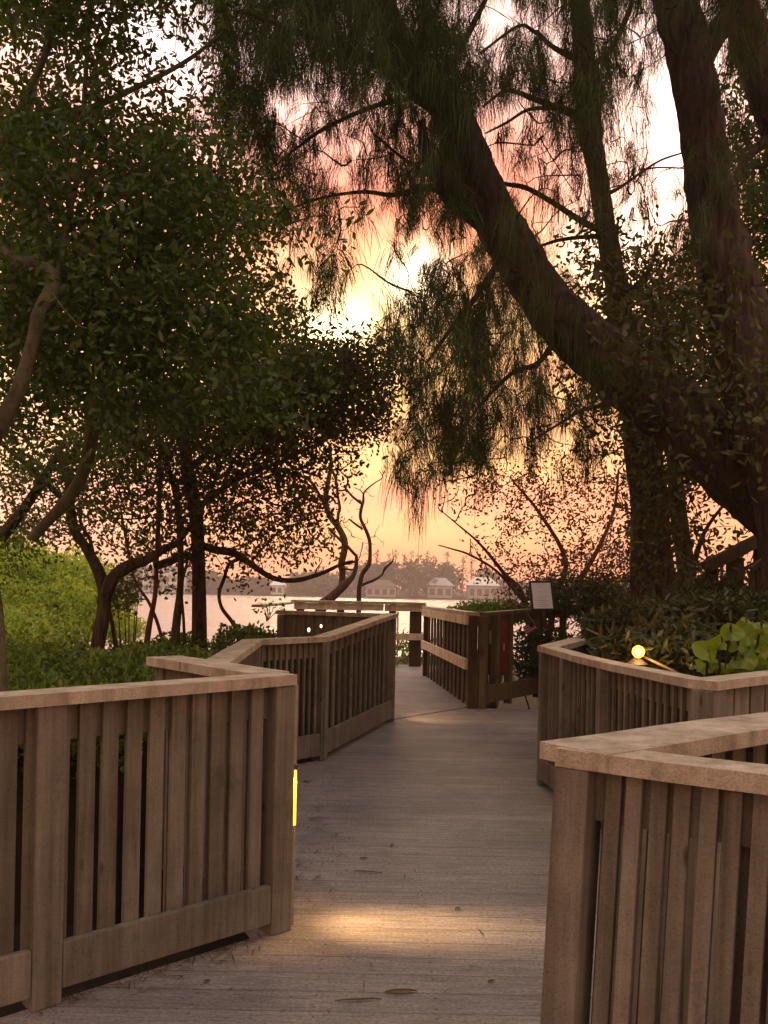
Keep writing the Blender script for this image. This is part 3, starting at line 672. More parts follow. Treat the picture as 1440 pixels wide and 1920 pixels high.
T.add([(-60, 380, 5.5, 12), (90, 90, 5.9, 12), (120, -120, 6.4, 9)], 8, .1)
T.add([(210, 700, 6.5, 18), (185, 760, 6.6, 24), (150, 900, 6.8, 24), (60, 1010, 6.9, 20)], 8, .1)
C = grid_points(NEAR, 0, -240, 60, 9.5, (5.1, 8.2))
C = C[rng.random(len(C)) < .27]; C = np.concatenate([C+rng.normal(size=C.shape)*.085 for k in range(3)]); 
ex = np.stack([rng.uniform(-5.2, -2.4, 320), rng.uniform(4.2, 8, 320), rng.uniform(2.0, 6.2, 320)], 1)
C = np.concatenate([C, ex])
connect(T.twigs, T.skel, C[::2], .0035, maxd=1)
V, Q = leaves_np(scatter(C, 22, .085), .066, .030); np_mesh('crown', V, Q, M['leaf'], T.root)
T.finish(M['barkgrey'])
# --- overhead canopy of the same kind, standing left of the camera, added out of view to shade the near deck
T = Tree('unseen_shade_tree', 'unseen spreading tree added over the boardwalk to shade the near deck', 'tree', (-3.9, 1.5, -.7), None)
p = np.array([[-3.9, 1.5, -.7], [-3.7, 1.6, 1.5], [-3.4, 1.8, 3.2], [-2.6, 2.2, 4.6], [-1.2, 2.6, 5.6], [.4, 2.6, 6.2]]); s_ = spline(p, 6)
V, Q = tube_np(s_, np.linspace(.17, .05, len(s_)), 12, .12); T.limbs.append(('trunk', V, Q, None)); T.skel += list(s_)
C = np.stack([rng.uniform(-4.2, 3.8, 900), rng.uniform(-4.5, 4.2, 900), rng.uniform(4.9, 7.0, 900)], 1)
C = C[C[:, 2] > 1.4+.74*np.maximum(C[:, 1], 0)+.35]
connect(T.twigs, T.skel, C[::4], .006)
V, Q = leaves_np(scatter(C, 12, .2), .15, .08); np_mesh('crown', V, Q, M['leaf'], T.root)
T.finish(M['bark'])
# --- grove of slim trees behind the hedge
GC = grid_points(GROVE, 0, 480, 60, 21, (8.2, 12.5))
owners = []
def grove(label, base, Y, trunks, rough=.08, mat='bark'):
    b = P(base[0], base[1], Y); T = Tree('grove_tree', label, 'tree', (b.x, b.y, -.7), 'slim trees of the grove behind the hedge')
    for i, t in enumerate(trunks): T.add([(x, y, Y+dy, w_) for x, y, dy, w_ in t], 10, rough, 6, 'trunk' if i == 0 else 'limb')
    owners.append(T); return T
grove('straight thickest trunk of the grove, right of the slim leaning stems', (373, 1300), 9.6, [
    [(375, 1360, 0, 34), (374, 1190, 0, 28), (372, 1060, 0, 26), (367, 960, 0, 26), (352, 885, 0, 24), (345, 820, .1, 22), (330, 740, .2, 16)],
    [(367, 955, 0, 12), (400, 930, .1, 12), (440, 900, .2, 10), (490, 880, .4, 8), (560, 850, .7, 6), (650, 800, 1.0, 4), (735, 735, 1.2, 3)],
    [(374, 1020, 0, 14), (400, 1030, -.1, 15), (440, 1038, -.2, 14), (468, 1056, -.3, 12), (510, 1083, -.4, 10), (555, 1088, -.4, 9), (600, 1076, -.4, 8), (640, 1058, -.4, 6), (662, 1052, -.4, 5)],
    [(455, 1045, -.2, 7), (430, 1058, -.2, 7), (420, 1085, -.2, 7), (411, 1112, -.2, 7), (416, 1140, -.2, 7), (440, 1175, -.2, 8), (455, 1230, -.2, 9)],
    [(470, 1055, -.3, 4), (500, 1020, -.1, 4), (520, 1000, 0, 4), (560, 980, .1, 3)],
    [(352, 885, 0, 12), (400, 840, .3, 9), (470, 790, .6, 7), (560, 720, .9, 5), (620, 660, 1, 3)],
    [(372, 1060, 0, 12), (350, 1040, -.1, 14), (320, 1052, -.2, 15), (290, 1062, -.3, 15)]])
grove('curving dark trunk forking left, leftmost of the grove', (180, 1300), 8.9, [
    [(175, 1400, 0, 36), (180, 1240, 0, 26), (192, 1160, 0, 26), (196, 1110, 0, 24), (182, 1065, 0, 22), (160, 1025, 0, 18), (140, 995, 0, 18), (131, 950, 0, 19), (128, 900, 0, 16), (110, 840, .2, 12)],
    [(192, 1090, 0, 10), (175, 1040, 0, 8), (168, 1010, 0, 7), (152, 982, 0, 6), (150, 940, 0, 5)],
    [(198, 1120, -.1, 24), (212, 1085, -.1, 26), (240, 1062, -.15, 24), (275, 1050, -.2, 18), (310, 1028, -.2, 14), (340, 1010, -.1, 10), (370, 960, 0, 8)],
    [(222, 1240, .1, 10), (212, 1180, .1, 8), (203, 1130, .1, 7), (200, 1090, .1, 6)],
    [(131, 950, 0, 12), (60, 880, .2, 10), (0, 830, .4, 8)],
    [(0, 1010, .3, 24), (40, 960, .3, 20), (80, 900, .4, 16), (110, 850, .5, 12)]])
grove('slim crooked stem just left of the thickest trunk', (335, 1300), 9.3, [
    [(322, 1320, 0, 20), (330, 1180, 0, 16), (338, 1100, 0, 13), (338, 1020, 0, 12), (333, 950, 0, 12), (320, 890, .1, 9), (300, 820, .2, 7)],
    [(348, 1320, 0, 8), (345, 1180, 0, 6), (340, 1110, 0, 5)],
    [(342, 1090, 0, 5), (352, 1050, 0, 5), (360, 1020, .1, 4)]])
grove('thin reddish stem crossed by a diagonal one over the water', (280, 1300), 9.9, [
    [(262, 1330, 0, 16), (278, 1185, 0, 11), (290, 1120, 0, 9), (294, 1050, 0, 8), (298, 950, 0, 9), (301, 860, .1, 7), (296, 780, .2, 6)],
    [(325, 1300, .1, 9), (303, 1195, .1, 7), (282, 1135, .1, 6), (252, 1085, .1, 5), (236, 1010, .1, 5), (226, 950, .2, 4)]], mat='barkred')
GC = GC[rng.random(len(GC)) < .34]; GC = np.concatenate([GC+rng.normal(size=GC.shape)*np.array([.13, .13, .09]) for k in range(3)])
# hand every leaf clump to the nearest trunk
TX = np.array([t.root.location.x for t in owners])
roots = [np.mean(np.array(t.skel)[:, 0]) for t in owners]
own = np.argmin(np.abs(GC[:, 0][:, None]-np.array([-1.2, -4.2, -2.4, -3.2])[None]+rng.normal(size=(len(GC), 4))*.25), axis=1)
for i, T in enumerate(owners):
    C = GC[own == i]
    connect(T.twigs, T.skel, C[::3], .006, curve=.2)
    V, Q = leaves_np(scatter(C, 20, .105), .064, .034); np_mesh('crown', V, Q, M['leaf2'] if i in (0, 2) else M['leaf'], T.root)
    T.finish(M['barkred'] if i == 3 else M['bark'])
# --- bare dead trees by the water
M['deadbark'] = bark('bare_dead_wood', (.045, .022, .016), (.12, .06, .042), (12, 12, 3), .5, .008)  # reddish tone carries some of the sunset glow on the branches
def dead(label, base, Y, paths, mat='deadbark'):
    b = P(*base, Y); T = Tree('dead_tree', label, 'tree', (b.x, b.y, -1.0), 'bare dead trees by the water')
    for i, t in enumerate(paths): T.add([(x, y, Y+.15*math.sin(i*2.1), w_) for x, y, w_ in t], 8, .18, 5, 'trunk' if i == 0 else 'limb')
    S = np.array(T.skel); idx = rng.integers(0, len(S), 60); tips = S[idx]+rng.normal(size=(60, 3))*np.array([.22, .2, .2])+np.array([.0, 0, .12])
    tips = tips[tips[:, 2] > 2.0]
    connect(T.twigs, T.skel, tips, .007, curve=.25); T.finish(M[mat]); return T
dead('twisted bare tree leaning left above the lake fence', (605, 1300), 18.6, [
    [(560, 1320, 22), (600, 1150, 20), (615, 1127, 20), (632, 1110, 17), (648, 1094, 15), (662, 1080, 10), (668, 1060, 8), (668, 1042, 6)],
    [(640, 1100, 12), (642, 1075, 12), (640, 1055, 14), (646, 1030, 13), (645, 1010, 12), (633, 987, 11), (621, 972, 11), (612, 950, 10), (611, 930, 9), (617, 893, 8), (621, 870, 7), (618, 835, 5)],
    [(668, 1042, 6), (655, 1028, 6), (645, 1018, 6)], [(645, 1020, 4), (633, 1008, 5), (622, 997, 5), (620, 990, 4)],
    [(633, 985, 6), (634, 965, 6), (637, 953, 6), (633, 925, 5), (630, 900, 5), (622, 880, 4), (618, 860, 3)],
    [(668, 1052, 5), (655, 1056, 5), (640, 1058, 5)], [(668, 1068, 4), (655, 1068, 4), (643, 1065, 4)],
    [(612, 955, 7), (600, 930, 6), (580, 900, 6), (555, 890, 5), (520, 880, 4)]])
dead('bare reddish tree beside it with an S-shaped trunk', (673, 1300), 19.2, [
    [(672, 1320, 12), (673, 1127, 9), (675, 1095, 9), (680, 1075, 9), (692, 1057, 8), (694, 1030, 7), (692, 1010, 7), (684, 990, 6.5), (676, 972, 6), (677, 955, 6), (681, 940, 5), (682, 925, 3.5), (688, 917, 3), (702, 906, 2.5), (717, 895, 2), (711, 882, 1.5)],
    [(678, 1097, 6), (690, 1092, 6), (703, 1087, 5), (716, 1078, 4), (722, 1066, 5), (737, 1052, 4)],
    [(681, 946, 5), (672, 940, 5), (660, 930, 4.5), (650, 918, 4), (648, 916, 4), (652, 905, 3), (650, 895, 3), (638, 882, 2.5), (648, 875, 2), (660, 866, 2)],
    [(650, 918, 4), (640, 920, 3.5), (634, 920, 3)], [(680, 992, 4), (668, 984, 4), (654, 973, 3)], [(682, 928, 2.5), (676, 920, 2), (664, 914, 1.5)]])
# --- Australian pines
CC = grid_points(CAS, 0, -270, 60, 11, (6.6, 11.5))
pines = []
def pine(label, base, trunk_paths):
    T = Tree('casuarina_tree', label, 'tree', base, 'drooping needle trees on the right'); 
    for i, t in enumerate(trunk_paths): T.add(t, 44 if i == 0 else 12, .13 if i == 0 else .12, 16 if i == 0 else 6, 'trunk' if i == 0 else 'limb')
    pines.append(T); return T
pine('huge rough trunk leaning steeply left across the sky', (5.6, 7.9, -.7), [
    [(1850, 1530, 8.0, 190), (1660, 1170, 7.9, 165), (1495, 985, 7.8, 145), (1405, 900, 7.8, 132), (1315, 818, 7.8, 125), (1215, 735, 7.9, 118), (1135, 672, 8.0, 106), (1065, 610, 8.1, 98), (1008, 540, 8.2, 88), (958, 460, 8.3, 86), (915, 380, 8.4, 78), (880, 290, 8.5, 70), (850, 220, 8.6, 66), (800, 150, 8.7, 56), (740, 60, 8.8, 46), (690, -60, 9, 46), (660, -200, 9.2, 30)],
    [(935, 420, 8.4, 62), (890, 392, 8.35, 58), (850, 362, 8.3, 50), (825, 330, 8.3, 38), (800, 290, 8.3, 26), (790, 230, 8.3, 16)],
    [(850, 370, 8.3, 14), (800, 352, 8.2, 12), (740, 366, 8.1, 9), (680, 360, 8.0, 7), (600, 372, 7.9, 5), (520, 400, 7.8, 3)],
    [(880, 345, 8.4, 12), (850, 343, 8.4, 10), (815, 330, 8.3, 9), (760, 300, 8.1, 6), (700, 250, 8, 4)],
    [(930, 500, 8.1, 14), (890, 560, 8.0, 11), (850, 610, 7.9, 8), (800, 680, 7.8, 5)],
    [(860, 240, 8.5, 22), (780, 180, 8.2, 20), (680, 100, 7.9, 16), (560, 60, 7.6, 11), (450, 20, 7.4, 7)],
    [(780, 180, 8.2, 12), (700, 200, 8.0, 9), (610, 240, 7.8, 7), (540, 290, 7.7, 4)],
    [(860, 90, 8.7, 12), (880, 60, 8.8, 12), (900, 20, 8.9, 10), (940, -60, 9, 7)],
    [(1050, 620, 8.0, 12), (1010, 680, 7.9, 10), (960, 700, 7.8, 8), (900, 760, 7.7, 6), (860, 820, 7.6, 4)],
    [(1190, 740, 7.8, 14), (1130, 760, 7.7, 9), (1090, 770, 7.7, 7), (1040, 800, 7.6, 5), (990, 830, 7.5, 4)]])
pine('upright slimmer trunk with bare side branches, left of the pale sky gap', (3.1, 10.2, -.7), [
    [(1226, 1500, 10.0, 90), (1222, 1110, 10.0, 76), (1218, 960, 10.0, 70), (1206, 860, 10.0, 64), (1195, 760, 10.0, 58), (1172, 640, 10.0, 52), (1156, 540, 10.0, 40), (1142, 460, 10.0, 38), (1130, 390, 10.0, 36), (1118, 310, 10.0, 36), (1106, 240, 10.1, 42), (1098, 140, 10.1, 40), (1090, 40, 10.2, 36), (1080, -80, 10.3, 28), (1075, -200, 10.4, 20)],
    [(1132, 432, 10.0, 15), (1110, 425, 9.9, 14), (1075, 405, 9.8, 11), (1030, 376, 9.7, 10), (985, 352, 9.6, 9), (935, 340, 9.5, 7), (900, 300, 9.5, 4)],
    [(1122, 444, 10.0, 9), (1100, 444, 9.9, 8), (1050, 450, 9.8, 7), (1010, 462, 9.8, 5)],
    [(1150, 440, 10.0, 9), (1160, 415, 10.1, 4)], [(1142, 362, 10.0, 8), (1165, 350, 10.1, 6), (1200, 325, 10.2, 5), (1240, 300, 10.3, 4), (1285, 285, 10.4, 3)],
    [(1200, 318, 10.2, 3.5), (1240, 314, 10.3, 3), (1290, 316, 10.4, 2.5)],
    [(1100, 250, 10.0, 22), (1075, 215, 9.9, 16), (1040, 200, 9.8, 12), (1000, 185, 9.7, 10), (950, 170, 9.6, 7), (905, 200, 9.5, 4)],
    [(1040, 202, 9.8, 8), (990, 206, 9.7, 6), (950, 230, 9.6, 5), (910, 250, 9.6, 3)],
    [(1115, 120, 10.1, 12), (1140, 100, 10.1, 12), (1165, 55, 10.2, 11), (1185, 0, 10.3, 9), (1190, -80, 10.3, 7)],
    [(1080, 110, 10, 14), (1040, 90, 9.9, 9), (1000, 58, 9.8, 7), (970, 50, 9.7, 6), (900, 100, 9.6, 4)],
    [(1105, 580, 10, 8), (1060, 560, 9.9, 6), (1010, 480, 9.8, 3)],
    [(1165, 560, 10, 16), (1210, 520, 10, 10), (1230, 470, 10.1, 7)]])
pine('broad pale trunk rising at the right edge', (3.6, 7.3, -.7), [
    [(1560, 1560, 7.2, 170), (1530, 1150, 7.2, 150), (1490, 960, 7.2, 140), (1445, 800, 7.2, 128), (1405, 680, 7.25, 118), (1376, 560, 7.3, 108), (1352, 470, 7.3, 96), (1336, 380, 7.35, 86), (1322, 290, 7.4, 80), (1308, 190, 7.4, 78), (1290, 90, 7.5, 78), (1262, -20, 7.6, 76), (1235, -140, 7.7, 76), (1220, -260, 7.7, 50)],
    [(1310, 120, 7.5, 50), (1345, 60, 7.5, 46), (1390, 10, 7.6, 44), (1440, -60, 7.7, 36)],
    [(1258, 95, 7.5, 6), (1235, 55, 7.4, 6), (1240, 20, 7.4, 5)], [(1240, 35, 7.4, 5), (1262, 90, 7.35, 5), (1292, 145, 7.35, 4)]])
pine('second trunk crossing the top right corner', (6.1, 9.0, -.7), [
    [(1860, 1500, 9.2, 120), (1700, 1000, 9.2, 110), (1600, 600, 9.1, 96), (1500, 300, 9, 84), (1440, 170, 8.9, 74), (1410, 80, 8.9, 66), (1385, 0, 8.8, 62), (1360, -120, 8.8, 50)],
    [(1480, 230, 9, 30), (1400, 300, 8.9, 12), (1370, 380, 8.8, 6)]])
own = np.zeros(len(CC), int)
skels = [np.array(t.skel) for t in pines]
CC = CC[rng.random(len(CC)) < .36]
CC = np.concatenate([CC+rng.normal(size=CC.shape)*.06+np.array([0, 0, .12-.13*k]) for k in range(3)])
dd = np.stack([np.array([np.min(np.linalg.norm(sk-c, axis=1)) for c in CC]) for sk in skels], 1); own = np.argmin(dd+rng.normal(size=dd.shape)*.15, axis=1)
for i, T in enumerate(pines):
    C = CC[own == i]
    if i == 0:
        ex = np.stack([rng.uniform(-1, 4.5, 260), rng.uniform(4.2, 8, 260), rng.uniform(6.5, 8.5, 260)], 1); ex = ex[ex[:, 2] > 1.6+.72*ex[:, 1]]; C = np.concatenate([C, ex])  # unseen overhead clumps added to shade the deck below
    connect(T.twigs, T.skel, C[::2], .0055, curve=.16)
    fl = np.repeat(rng.normal(size=(len(C), 1, 3))*.34, 46, 1).reshape(-1, 3)
    spd = np.repeat(rng.uniform(.25, 1.1, (len(C), 1, 1)), 46, 1).reshape(-1, 1)
    base = np.repeat(C, 46, 0)+rng.normal(size=(len(C)*46, 3))*.055*spd*np.array([1, 1, 1.3])
    V, Q = strands_np(base, .27, .0042, .14, fl); np_mesh('crown', V, Q, M['needle'], T.root)
    T.finish(M['bark'])
# --- shrubs and small trees on the right
RC = grid_points(RB, 0, 360, 60, 8, (0, 1)) if False else None
def rb_points(sel, zr, per):
    g = [''.join(ch if sel(r, c) else '0' for c, ch in enumerate(row)) for r, row in enumerate(RB)]
    return grid_points(g, 0, 360, 60, per, zr)
B = P(1000, 1300, 13)
T = Tree('russet_shrub_tree', 'open russet leaved small tree glowing against the sunset behind the notice', 'tree', (B.x, B.y, -.7))
T.add([(1010, 1300, 12.8, 22), (985, 1130, 12.8, 12), (945, 1075, 12.8, 8), (900, 1020, 12.7, 5), (860, 985, 12.7, 3), (830, 960, 12.7, 2)], 7, .1, 5, 'trunk')
T.add([(985, 1130, 12.8, 8), (930, 1070, 12.8, 5), (880, 1040, 12.7, 4), (850, 1030, 12.7, 3), (822, 1022, 12.7, 2)], 6)
T.add([(1010, 1300, 12.8, 18), (1040, 1130, 12.9, 12), (1060, 1050, 13, 9), (1010, 960, 13.2, 6), (960, 900, 13.3, 4)], 6)
T.add([(1040, 1150, 12.9, 12), (1110, 1050, 13.1, 9), (1150, 960, 13.4, 6), (1160, 880, 13.4, 4)], 6)
C = rb_points(lambda r, c: r >= 8 and c <= 19, (11.8, 14.2), 7)
connect(T.twigs, T.skel, C, .007, curve=.2); V, Q = leaves_np(scatter(C, 22, .12), .060, .034); np_mesh('crown', V, Q, M['leafred'], T.root); T.finish(M['barkred'])
B = P(1320, 1300, 11)
T = Tree('dense_shrub_tree', 'dense dark tree filling the space between the two right trunks', 'tree', (B.x, B.y, -.7))
T.add([(1300, 1350, 10.9, 50), (1290, 1100, 10.9, 34), (1270, 950, 10.9, 30), (1260, 800, 11, 24), (1250, 650, 11, 16), (1210, 530, 11, 8)], 9, .1, 5, 'trunk')
T.add([(1290, 1100, 10.9, 16), (1320, 1000, 11, 8), (1370, 930, 11.1, 5)], 6)
C = rb_points(lambda r, c: r < 8 or c >= 20, (8.8, 12.2), 9)
C = np.concatenate([C, grid_points(rows('3:3', '1:5774', '0:477752', '0:3677642', '1:467752', '2:46764', '3:4664'), 1090, 440, 60, 2.6, (6.2, 7.4))])
connect(T.twigs, T.skel, C[::3], .005); V, Q = leaves_np(scatter(C, 16, .15), .09, .04); np_mesh('crown', V, Q, M['leaf2'], T.root); T.finish(M['bark'])
B = P(1420, 1300, 9.6)
T = Tree('right_edge_tree', 'green leafed tree at the far right behind the broad trunk', 'tree', (B.x+1.4, B.y+.8, -.7))
T.add([(1640, 1400, 10, 60), (1600, 1000, 10, 44), (1540, 700, 10, 30), (1480, 450, 10, 18), (1420, 300, 10, 9)], 9, .1, 5, 'trunk')
g = ["00", "69", "68", "58", "79", "89", "89", "79", "89", "99", "99"]
C = grid_points(g, 1335, 60, 60, 8, (9, 11)); C = np.concatenate([C, grid_points(["9999"]*14, 1440, 0, 60, 5, (9, 11))])
connect(T.twigs, T.skel, C[::3], .005); V, Q = leaves_np(scatter(C, 14, .13), .08, .038); np_mesh('crown', V, Q, M['leaf'], T.root); T.finish(M['bark'])
# --- hedge, bright bush, shrubs
def blob(n, c, r, shell=.55):
    d = rng.normal(size=(n, 3)); d /= np.linalg.norm(d, axis=1, keepdims=True); q = rng.uniform(shell, 1, n)[:, None]**.8
    b = 1+.12*np.sin(d[:, :1]*7+d[:, 1:2]*5+c[0])+.1*np.sin(d[:, 2:]*9+c[1]*3)
    return np.array(c)+d*q*b*np.array(r)
def hedge():
    r = empty('hedge', (-3.3, 7, -.7), 'clipped broad green hedge behind the near left fence', 'hedge')
    n = 78000; x = rng.uniform(-7, -1.22, n); y = rng.uniform(5.0, 9.4, n)
    top = .73+.05*np.sin(x*3.1+y)+.05*np.sin(x*1.3+y*2.2)+.035*np.sin(x*7+y*5)
    z = top-np.abs(rng.normal(size=n))*.13; f = rng.random(n) < .34
    y[f] = 5.0+np.abs(rng.normal(size=f.sum()))*.12; z[f] = .74-np.abs(rng.normal(size=f.sum()))*.16
    C = np.stack([x, y, z], 1); keep = (x < -1.45) | (y > 7.5); C = C[keep]
    V, Q = leaves_np(C, .062, .038, -.3); np_mesh('foliage', V, Q, M['hedge'], r)
    bm = bmesh.new(); prism(bm, [(-7, 5.25), (-1.6, 5.25), (-1.6, 7.5), (-1.4, 9.2), (-7, 9.2)], -.72, .48); bm_obj('dark_core', bm, M['ground'], r)  # solid dark block standing for the shade inside the hedge
    # taller tuft near the lookout
    C = np.concatenate([blob(2600, (-1.50, 9.3, .72), (.40, .4, .30)), blob(1500, (-2.3, 9.6, .68), (.4, .4, .2))])
    V, Q = leaves_np(C, .06, .036, -.2); np_mesh('leafy_tuft', V, Q, M['hedge'], r)
    b2 = empty('sprig', (-1.62, 9.4, .9), 'small upright twiggy sprig sticking out of the hedge against the water', 'plant')
    ac = Acc()
    for k in range(5):
        a = P(500, 1165, 9.4); e = P(486+k*9, 1122+abs(k-1)*7, 9.4); V, Q = tube_np(spline([a, (a+e)/2+Vector((.02, 0, .02)), e], 4), np.linspace(.006, .002, 9), 5); ac.add(V, Q)
    ac.build('stem', M['bark'], b2)
    V, Q = leaves_np(np.array([P(490+rng.uniform(-10, 45), 1130+rng.uniform(-8, 22), 9.4) for _ in range(40)]), .05, .03); np_mesh('leaf_spray', V, Q, M['hedge'], b2)
hedge()
def bush():
    Y = 14.0; c = P(120, 1115, Y)
    r = empty('round_bush', (c.x, c.y, -.75), 'big feathery yellow-green bush at the left beyond the hedge', 'bush')
    C = []
    for px, py, rx, rz, dz in ((50, 1085, 95, 80, 0), (140, 1095, 85, 70, .3), (190, 1150, 60, 50, 0), (90, 1150, 130, 80, -.6), (0, 1065, 85, 85, .5), (238, 1182, 30, 30, -.2), (-80, 1090, 100, 120, 0), (40, 1190, 110, 50, -1.5)):
        q = P(px, py, Y+dz); k = Y/F; C.append(blob(int(rx*rz*.9), q, (rx*k, 1.0, rz*k), .3))
    C = np.concatenate(C)
    ac = Acc()
    for k in range(9):
        e = C[rng.integers(len(C))]; V, Q = tube_np(spline([(c.x, c.y, -.75), ((c.x+e[0])/2+.1, (c.y+e[1])/2, .4), e], 5), np.linspace(.05, .01, 11), 6); ac.add(V, Q)
    ac.build('stems', M['bark'], r)
    V, Q = leaves_np(C, .09, .035, .5); np_mesh('foliage', V, Q, M['leafbright'], r)
bush()
def small_bush(label, px, py, Y, rx, rz, n, mat, L=.08, W=.035, dy=.5):
    q = P(px, py, Y); k = Y/F; r = empty('shrub', (q.x, q.y, -.7), label, 'shrub', 'shrubs along the boardwalk')
    C = blob(n, q, (rx*k, dy, rz*k), .35); ac = Acc()
    for j in range(7):
        e = C[rng.integers(len(C))]; V, Q = tube_np(spline([(q.x, q.y, -.7), ((q.x+e[0])/2+.05, (q.y+e[1])/2, (q.z-.7)/2), e], 5), np.linspace(.02, .005, 11), 5); ac.add(V, Q)
    ac.build('stems', M['bark'], r); V, Q = leaves_np(C, L, W, .1); np_mesh('foliage', V, Q, M[mat], r)
small_bush('low dark leafy shrub under the bright bush by the water', 228, 1118, 11.5, 36, 40, 500, 'leaf2')
small_bush('flat clipped shrub top between the lookout fence and the notice', 925, 1150, 12.6, 90, 24, 4200, 'hedge', .06, .03, .5)
small_bush('bush behind the open far fence', 760, 1240, 17.5, 120, 60, 4500, 'hedge', .07, .04, .6)
small_bush('tangled shrub right of the notice under the russet tree', 1090, 1122, 12.0, 120, 45, 4200, 'shrub', .09, .026, .6)
small_bush('shrub in the shade behind the garden fence', 1020, 1230, 11.6, 80, 70, 2600, 'shrub', .10, .03, .3)
small_bush('long leaved dark shrub behind the orange lamp', 1180, 1187, 7.6, 90, 58, 5600, 'shrub', .085, .026, .5)
small_bush('large dark shrub spilling towards the right cap rail', 1295, 1190, 7.0, 120, 84, 9000, 'shrub', .09, .026, .6)
small_bush('tallest dark shrub at the right edge under the stair railing', 1425, 1185, 6.8, 115, 78, 8000, 'shrub', .085, .0262, .6)
small_bush('low shaded shrub just behind the right cap rail', 1270, 1225, 5.9, 150, 55, 5600, 'shrub', .10, .028, .4)
small_bush('shrub tuft right below the stair railing', 1335, 1118, 8.2, 80, 26, 1900, 'shrub', .11, .03, .4)
def seagrape():
    c = P(1375, 1215, 4.9)
    r = empty('sea_grape_plant', (c.x, c.y+.1, -.7), 'plant with big round bright green leaves at the right edge above the cap rail', 'plant')
    spec = [(1332, 1222, 33, 24), (1402, 1192, 36, 24), (1393, 1236, 32, 25), (1352, 1246, 26, 18), (1436, 1240, 26, 30), (1372, 1186, 28, 20), (1441, 1188, 28, 26), (1420, 1212, 20, 16), (1308, 1246, 18, 12), (1468, 1215, 30, 30), (1378, 1256, 26, 14)]
    ac = Acc()
    spec = [(x+(x-1385)*.05, y, rx*.8, ry*.85) for x, y, rx, ry in spec]+[(1355, 1205, 20, 16), (1415, 1250, 20, 17), (1385, 1212, 18, 15), (1330, 1252, 17, 12), (1455, 1262, 24, 16), (1428, 1180, 18, 14), (1400, 1168, 16, 12)]
    for i, (x, y, rx, ry) in enumerate(spec):
        Y = 4.85+.12*math.sin(i*2.3); q = P(x, y, Y); k = Y/F; bm = bmesh.new()
        tilt = Matrix.Rotation(R(random.uniform(-35, 10)), 4, 'X')@Matrix.Rotation(R(random.uniform(-30, 30)), 4, 'Z')@Matrix.Rotation(R(random.uniform(-25, 25)), 4, 'Y')
        cv = bm.verts.new((0, 0, 0)); rings = []
        for rr in (.35, .7, 1.0):
            ring = []
            for j in range(22):
                a = j/22*2*math.pi; notch = 1-.14*math.exp(-((a-math.pi*1.5)/.25)**2)
                w_ = 1+.03*math.sin(5*a+i)
                ring.append(bm.verts.new((math.cos(a)*rx*k*rr*w_*notch, .03*rr*rr*math.cos(2*a+i)+.035*rr*abs(math.cos(a))+.01*rr*math.sin(5*a+i), math.sin(a)*ry*k*rr*w_*notch)))
            rings.append(ring)
        for j in range(22):
            bm.faces.new((cv, rings[0][j], rings[0][(j+1) % 22]))
            for u_ in range(2): bm.faces.new((rings[u_][j], rings[u_+1][j], rings[u_+1][(j+1) % 22], rings[u_][(j+1) % 22]))
        bm.transform(Matrix.Translation(q)@tilt); bm_obj('leaf', bm, M['seagrape'], r, True)
        V, Q = tube_np(spline([(c.x, c.y+.1, -.7), ((c.x+q.x)/2, c.y+.12, .3), q+Vector((0, .03, -.03)), q], 5), np.linspace(.012, .004, 16), 6); ac.add(V, Q)
    ac.build('stems', M['bark'], r, True)
seagrape()
# --- litter on the deck
def litter(label, name, px, py, L, W, ang, grp='fallen leaves on the deck'):
    p = G(px, py); r = []
    n = 7; bm = bmesh.new(); ax = Vector((math.cos(ang), math.sin(ang), 0)); s = Vector((-ax.y, ax.x, 0)); prev = None
    top = []; 
    for i in range(n):
        t = i/(n-1); w_ = W*math.sin(math.pi*min(.97, max(.03, t)))**.8
        c = p+ax*(t-.5)*L+ZA*(.004+.003*math.sin(t*3.1)+.001*math.sin(t*9))
        row = [bm.verts.new(c+s*w_*.5+ZA*.003), bm.verts.new(c), bm.verts.new(c-s*w_*.5+ZA*.002)]
        if prev:
            for a in (0, 1): bm.faces.new((prev[a], row[a], row[a+1], prev[a+1]))
        prev = row
    o = bm_obj(name, bm, M['dry'], None, True); tag(o, label, 'fallen leaf', grp)
litter('long dark curled leaf at the bottom centre of the deck', 'fallen_leaf', 752, 1862, .115, .030, .1)
litter('brown leaf lying in the pool of lamp light', 'fallen_leaf', 858, 1706, .035, .018, .8)
litter('thin dark frond on the deck just beyond the lamp light', 'fallen_leaf', 690, 1637, .14, .014, -.15)
litter('small dark leaf near the left post, beyond the thin frond', 'fallen_leaf', 682, 1611, .045, .022, .2)
litter('tiny leaf beside the near left fence', 'fallen_leaf', 388, 1843, .025, .016, .4)
litter('thin straw-like frond at the lower centre', 'fallen_leaf', 672, 1878, .16, .014, .12)
litter('small leaf on the middle of the deck', 'fallen_leaf', 735, 1587, .04, .018, 1.2)
litter('small leaf near the right fence foot', 'fallen_leaf', 921, 1843, .03, .016, .5)
litter('dark leaf far up the deck near the middle fence', 'fallen_leaf', 575, 1467, .07, .03, .1)
litter('dark scrap on the brighter far deck', 'fallen_leaf', 738, 1281, .16, .06, .3)
